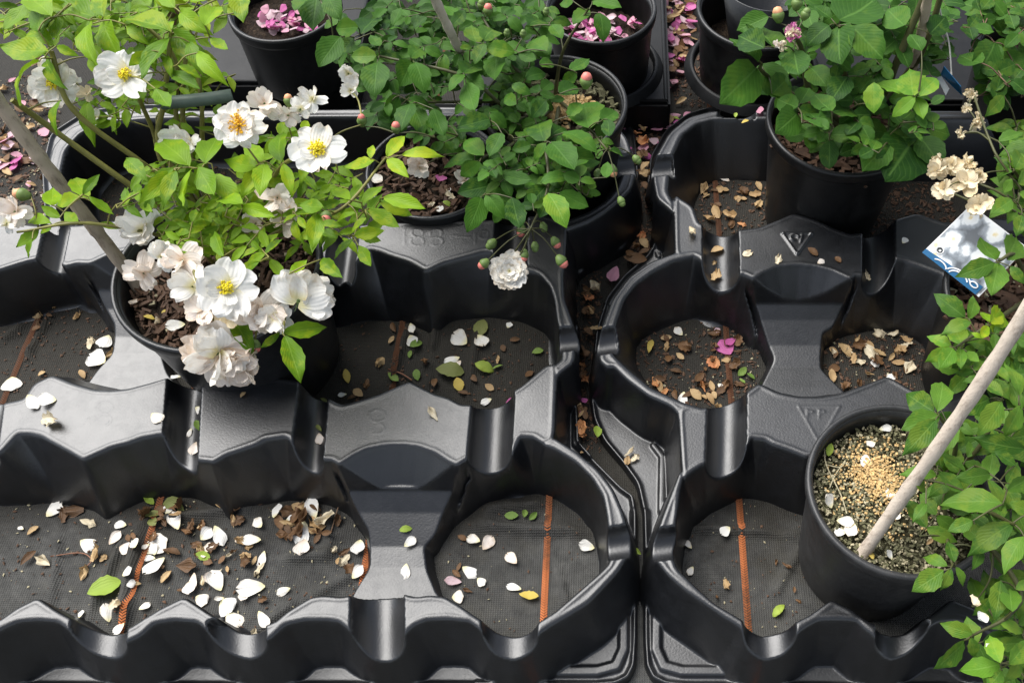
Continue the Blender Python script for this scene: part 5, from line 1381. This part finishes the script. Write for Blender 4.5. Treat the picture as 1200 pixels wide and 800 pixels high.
put('back', 'pink', (751, 125, 18), (757, 144, 20), (780, 150, 14), (735, 147, 16), (754, 175, 14), (805, 135, 12), (774, 96, 16), (790, 99, 18), (780, 105, 14)); put('back', 'magenta', (731, 166, 10)); put('back', 'lime', (792, 139, 9), (776, 138, 9)); put('back', 'tan', (765, 137, 12), (742, 133, 12), (748, 164, 12))
for _ in range(22): put('back', FR.choice(('pink', 'mauve', 'magenta', 'tan')), (FR.uniform(732, 812), FR.uniform(118, 190), FR.uniform(10, 17)))
put('blk', 'pink', (891, 131, 13)); put('blk', 'lime', (862, 136, 7)); put('blk', 'yellow', (873, 143, 10))
heap('pink', ['magenta', 'pink', 'mauve', 'brown', 'tan'], 110, 766, 814, -12, 86, 10, 17, 'petal_litter', 'heap of pink and magenta petals on the ground between the back pots')
for _ in range(12): put('back', FR.choice(('brown', 'tan')), (FR.uniform(270, 400), FR.uniform(104, 116), FR.uniform(8, 14)))
heap('p7', ['pink', 'magenta', 'mauve'], 80, 662, 746, 26, 60, 9, 15, 'petal_litter', 'pink petals covering the soil of the back pot')
heap('p6', ['magenta', 'pink', 'mauve'], 60, 306, 372, 12, 40, 9, 14, 'petal_litter', 'dark magenta petals on the soil of the pot on the flat grey tray')
put('left', 'magenta', (21, 190, 18), (18, 197, 14)); put('left', 'pink', (53, 156, 15), (34, 216, 12), (4, 196, 18), (58, 210, 12)); put('left', 'brown', (14, 172, 24), (32, 175, 18), (40, 190, 16), (22, 210, 14), (10, 186, 20)); put('left', 'tan', (48, 130, 14), (36, 150, 14))
for _ in range(34): put('left', FR.choice(('brown', 'brown', 'tan', 'pink', 'mauve')), (FR.uniform(-10, 62), FR.uniform(62, 235), FR.uniform(10, 20)))
put('p1', 'white', (206, 383, 22)); put('p1', 'yellow', (176, 373, 14), (194, 365, 9)); put('p1', 'blush', (160, 356, 14)); put('p1', 'cream', (184, 380, 14))
put('p2', 'white', (1037, 502, 15), (1020, 521, 13), (1014, 541, 14), (1039, 578, 20), (1047, 606, 14), (969, 589, 18), (990, 612, 20), (997, 622, 20), (984, 624, 14), (1041, 651, 12)); put('p2', 'lime', (972, 528, 16)); put('p2', 'yellow', (1020, 650, 13)); put('p2', 'tan', (1089, 635, 11))
put('p5', 'white', (515, 246, 13), (440, 212, 20), (525, 225, 9)); put('p5', 'lime', (525, 240, 13)); put('p5', 'cream', (505, 240, 10), (528, 232, 12)); put('p5', 'magenta', (517, 211, 12))
put('lf', 'cream', (1142, 704, 15)); put('lf', 'white', (1150, 725, 19), (1157, 757, 9), (1110, 565, 7))

# fine crumbs of soil, bark and leaf that nobody could count
def debris(u0, u1, v0, v1, n, size, mat, seed):
    r_ = random.Random(seed); b = Buf()
    us = [r_.uniform(u0, u1) for _ in range(n)]; vs = [r_.uniform(v0, v1) for _ in range(n)]
    W = [P(u, v, 0) for u, v in zip(us, vs)]
    zz = ground_z(np.array([w.x for w in W]), np.array([w.y for w in W]))
    for w, z in zip(W, zz):
        s_ = size * (.35 + r_.random() ** 2 * 1.3)
        e = Matrix.Rotation(r_.random() * 6.28, 3, 'Z') @ Matrix.Rotation(r_.gauss(0, .3), 3, 'X')
        q = r_.uniform(.25, .8)
        b.add([Vector((w.x, w.y, z + .0012)) + e @ Vector((s_ * x * r_.uniform(.6, 1.2), s_ * q * y * r_.uniform(.6, 1.2), s_ * .3 * zc)) for x, y, zc in ((-1, -.6, 0), (.2, -1, 0), (1, .1, 0), (-.2, 1, 0), (0, 0, 1))], [(0, 1, 4), (1, 2, 4), (2, 3, 4), (3, 0, 4)])
    return b.build('debris', M[mat], None, smooth=False)
_parts = []
for k, (u0, u1, v0, v1, n, sz, m) in enumerate(((0, 425, 588, 740, 300, .0018, 'chip'), (515, 700, 585, 740, 90, .0014, 'chip'), (800, 950, 590, 735, 90, .0014, 'chip'), (395, 655, 378, 470, 260, .0020, 'chip'), (745, 890, 378, 478, 500, .0024, 'chip'), (965, 1085, 392, 465, 450, .0024, 'chip'),
        (815, 905, 214, 275, 220, .0024, 'chip'), (0, 130, 360, 460, 350, .0018, 'chip'), (675, 705, 310, 530, 500, .0024, 'chip'), (735, 775, 120, 300, 700, .0028, 'chip'), (0, 70, 90, 260, 600, .0035, 'chip'), (120, 700, 165, 260, 900, .003, 'chip'), (790, 850, 60, 125, 400, .003, 'chip'), (1020, 1120, 215, 280, 500, .0032, 'chip'),
        (0, 425, 588, 740, 160, .0016, 'grit'), (515, 940, 590, 740, 90, .0011, 'grit'), (745, 1085, 385, 470, 160, .0018, 'grit'), (0, 70, 90, 260, 160, .003, 'grit'))):
    o = debris(u0, u1, v0, v1, n, sz, m, 100 + k)
    tag(o, kind='stuff'); tag(o, ('fine brown soil crumbs and bark bits on the ground cloth' if m == 'chip' else 'pale grit specks on the ground cloth'), 'debris')

# thin dry twigs lying about
def twig(zone_z, pts, r, mat, label):
    c = [P(u, v, zone_z) for u, v in pts]
    t = Buf(); t.tube([p - c[0] + Vector((0, 0, .0012)) for p in spline(c, 5)], r, 6)
    o = t.build('twig', M[mat]); o.location = c[0]
    return tag(o, label, 'twig')
twig(.003, [(455, 433), (470, 438), (483, 446)], .0009, 'stemR', 'reddish leaf stalk on the cloth in the shaded cell')
twig(.003, [(60, 652), (95, 648), (108, 656), (102, 664)], .0006, 'stemR', 'thin curved stalk among the petals of the front cell')
twig(.003, [(388, 625), (395, 600), (402, 580)], .0007, 'bark', 'dark dry stalk at the edge of the petal-strewn cell')
twig(pot2['zs'] + .004, [(966, 525), (968, 545), (985, 580), (992, 602)], .0006, 'grit', 'long pale root curling over the mossy soil')
twig(pot2['zs'] + .004, [(968, 545), (985, 548), (990, 540), (978, 558), (972, 572)], .0005, 'grit', 'short pale root hooked over the mossy soil')
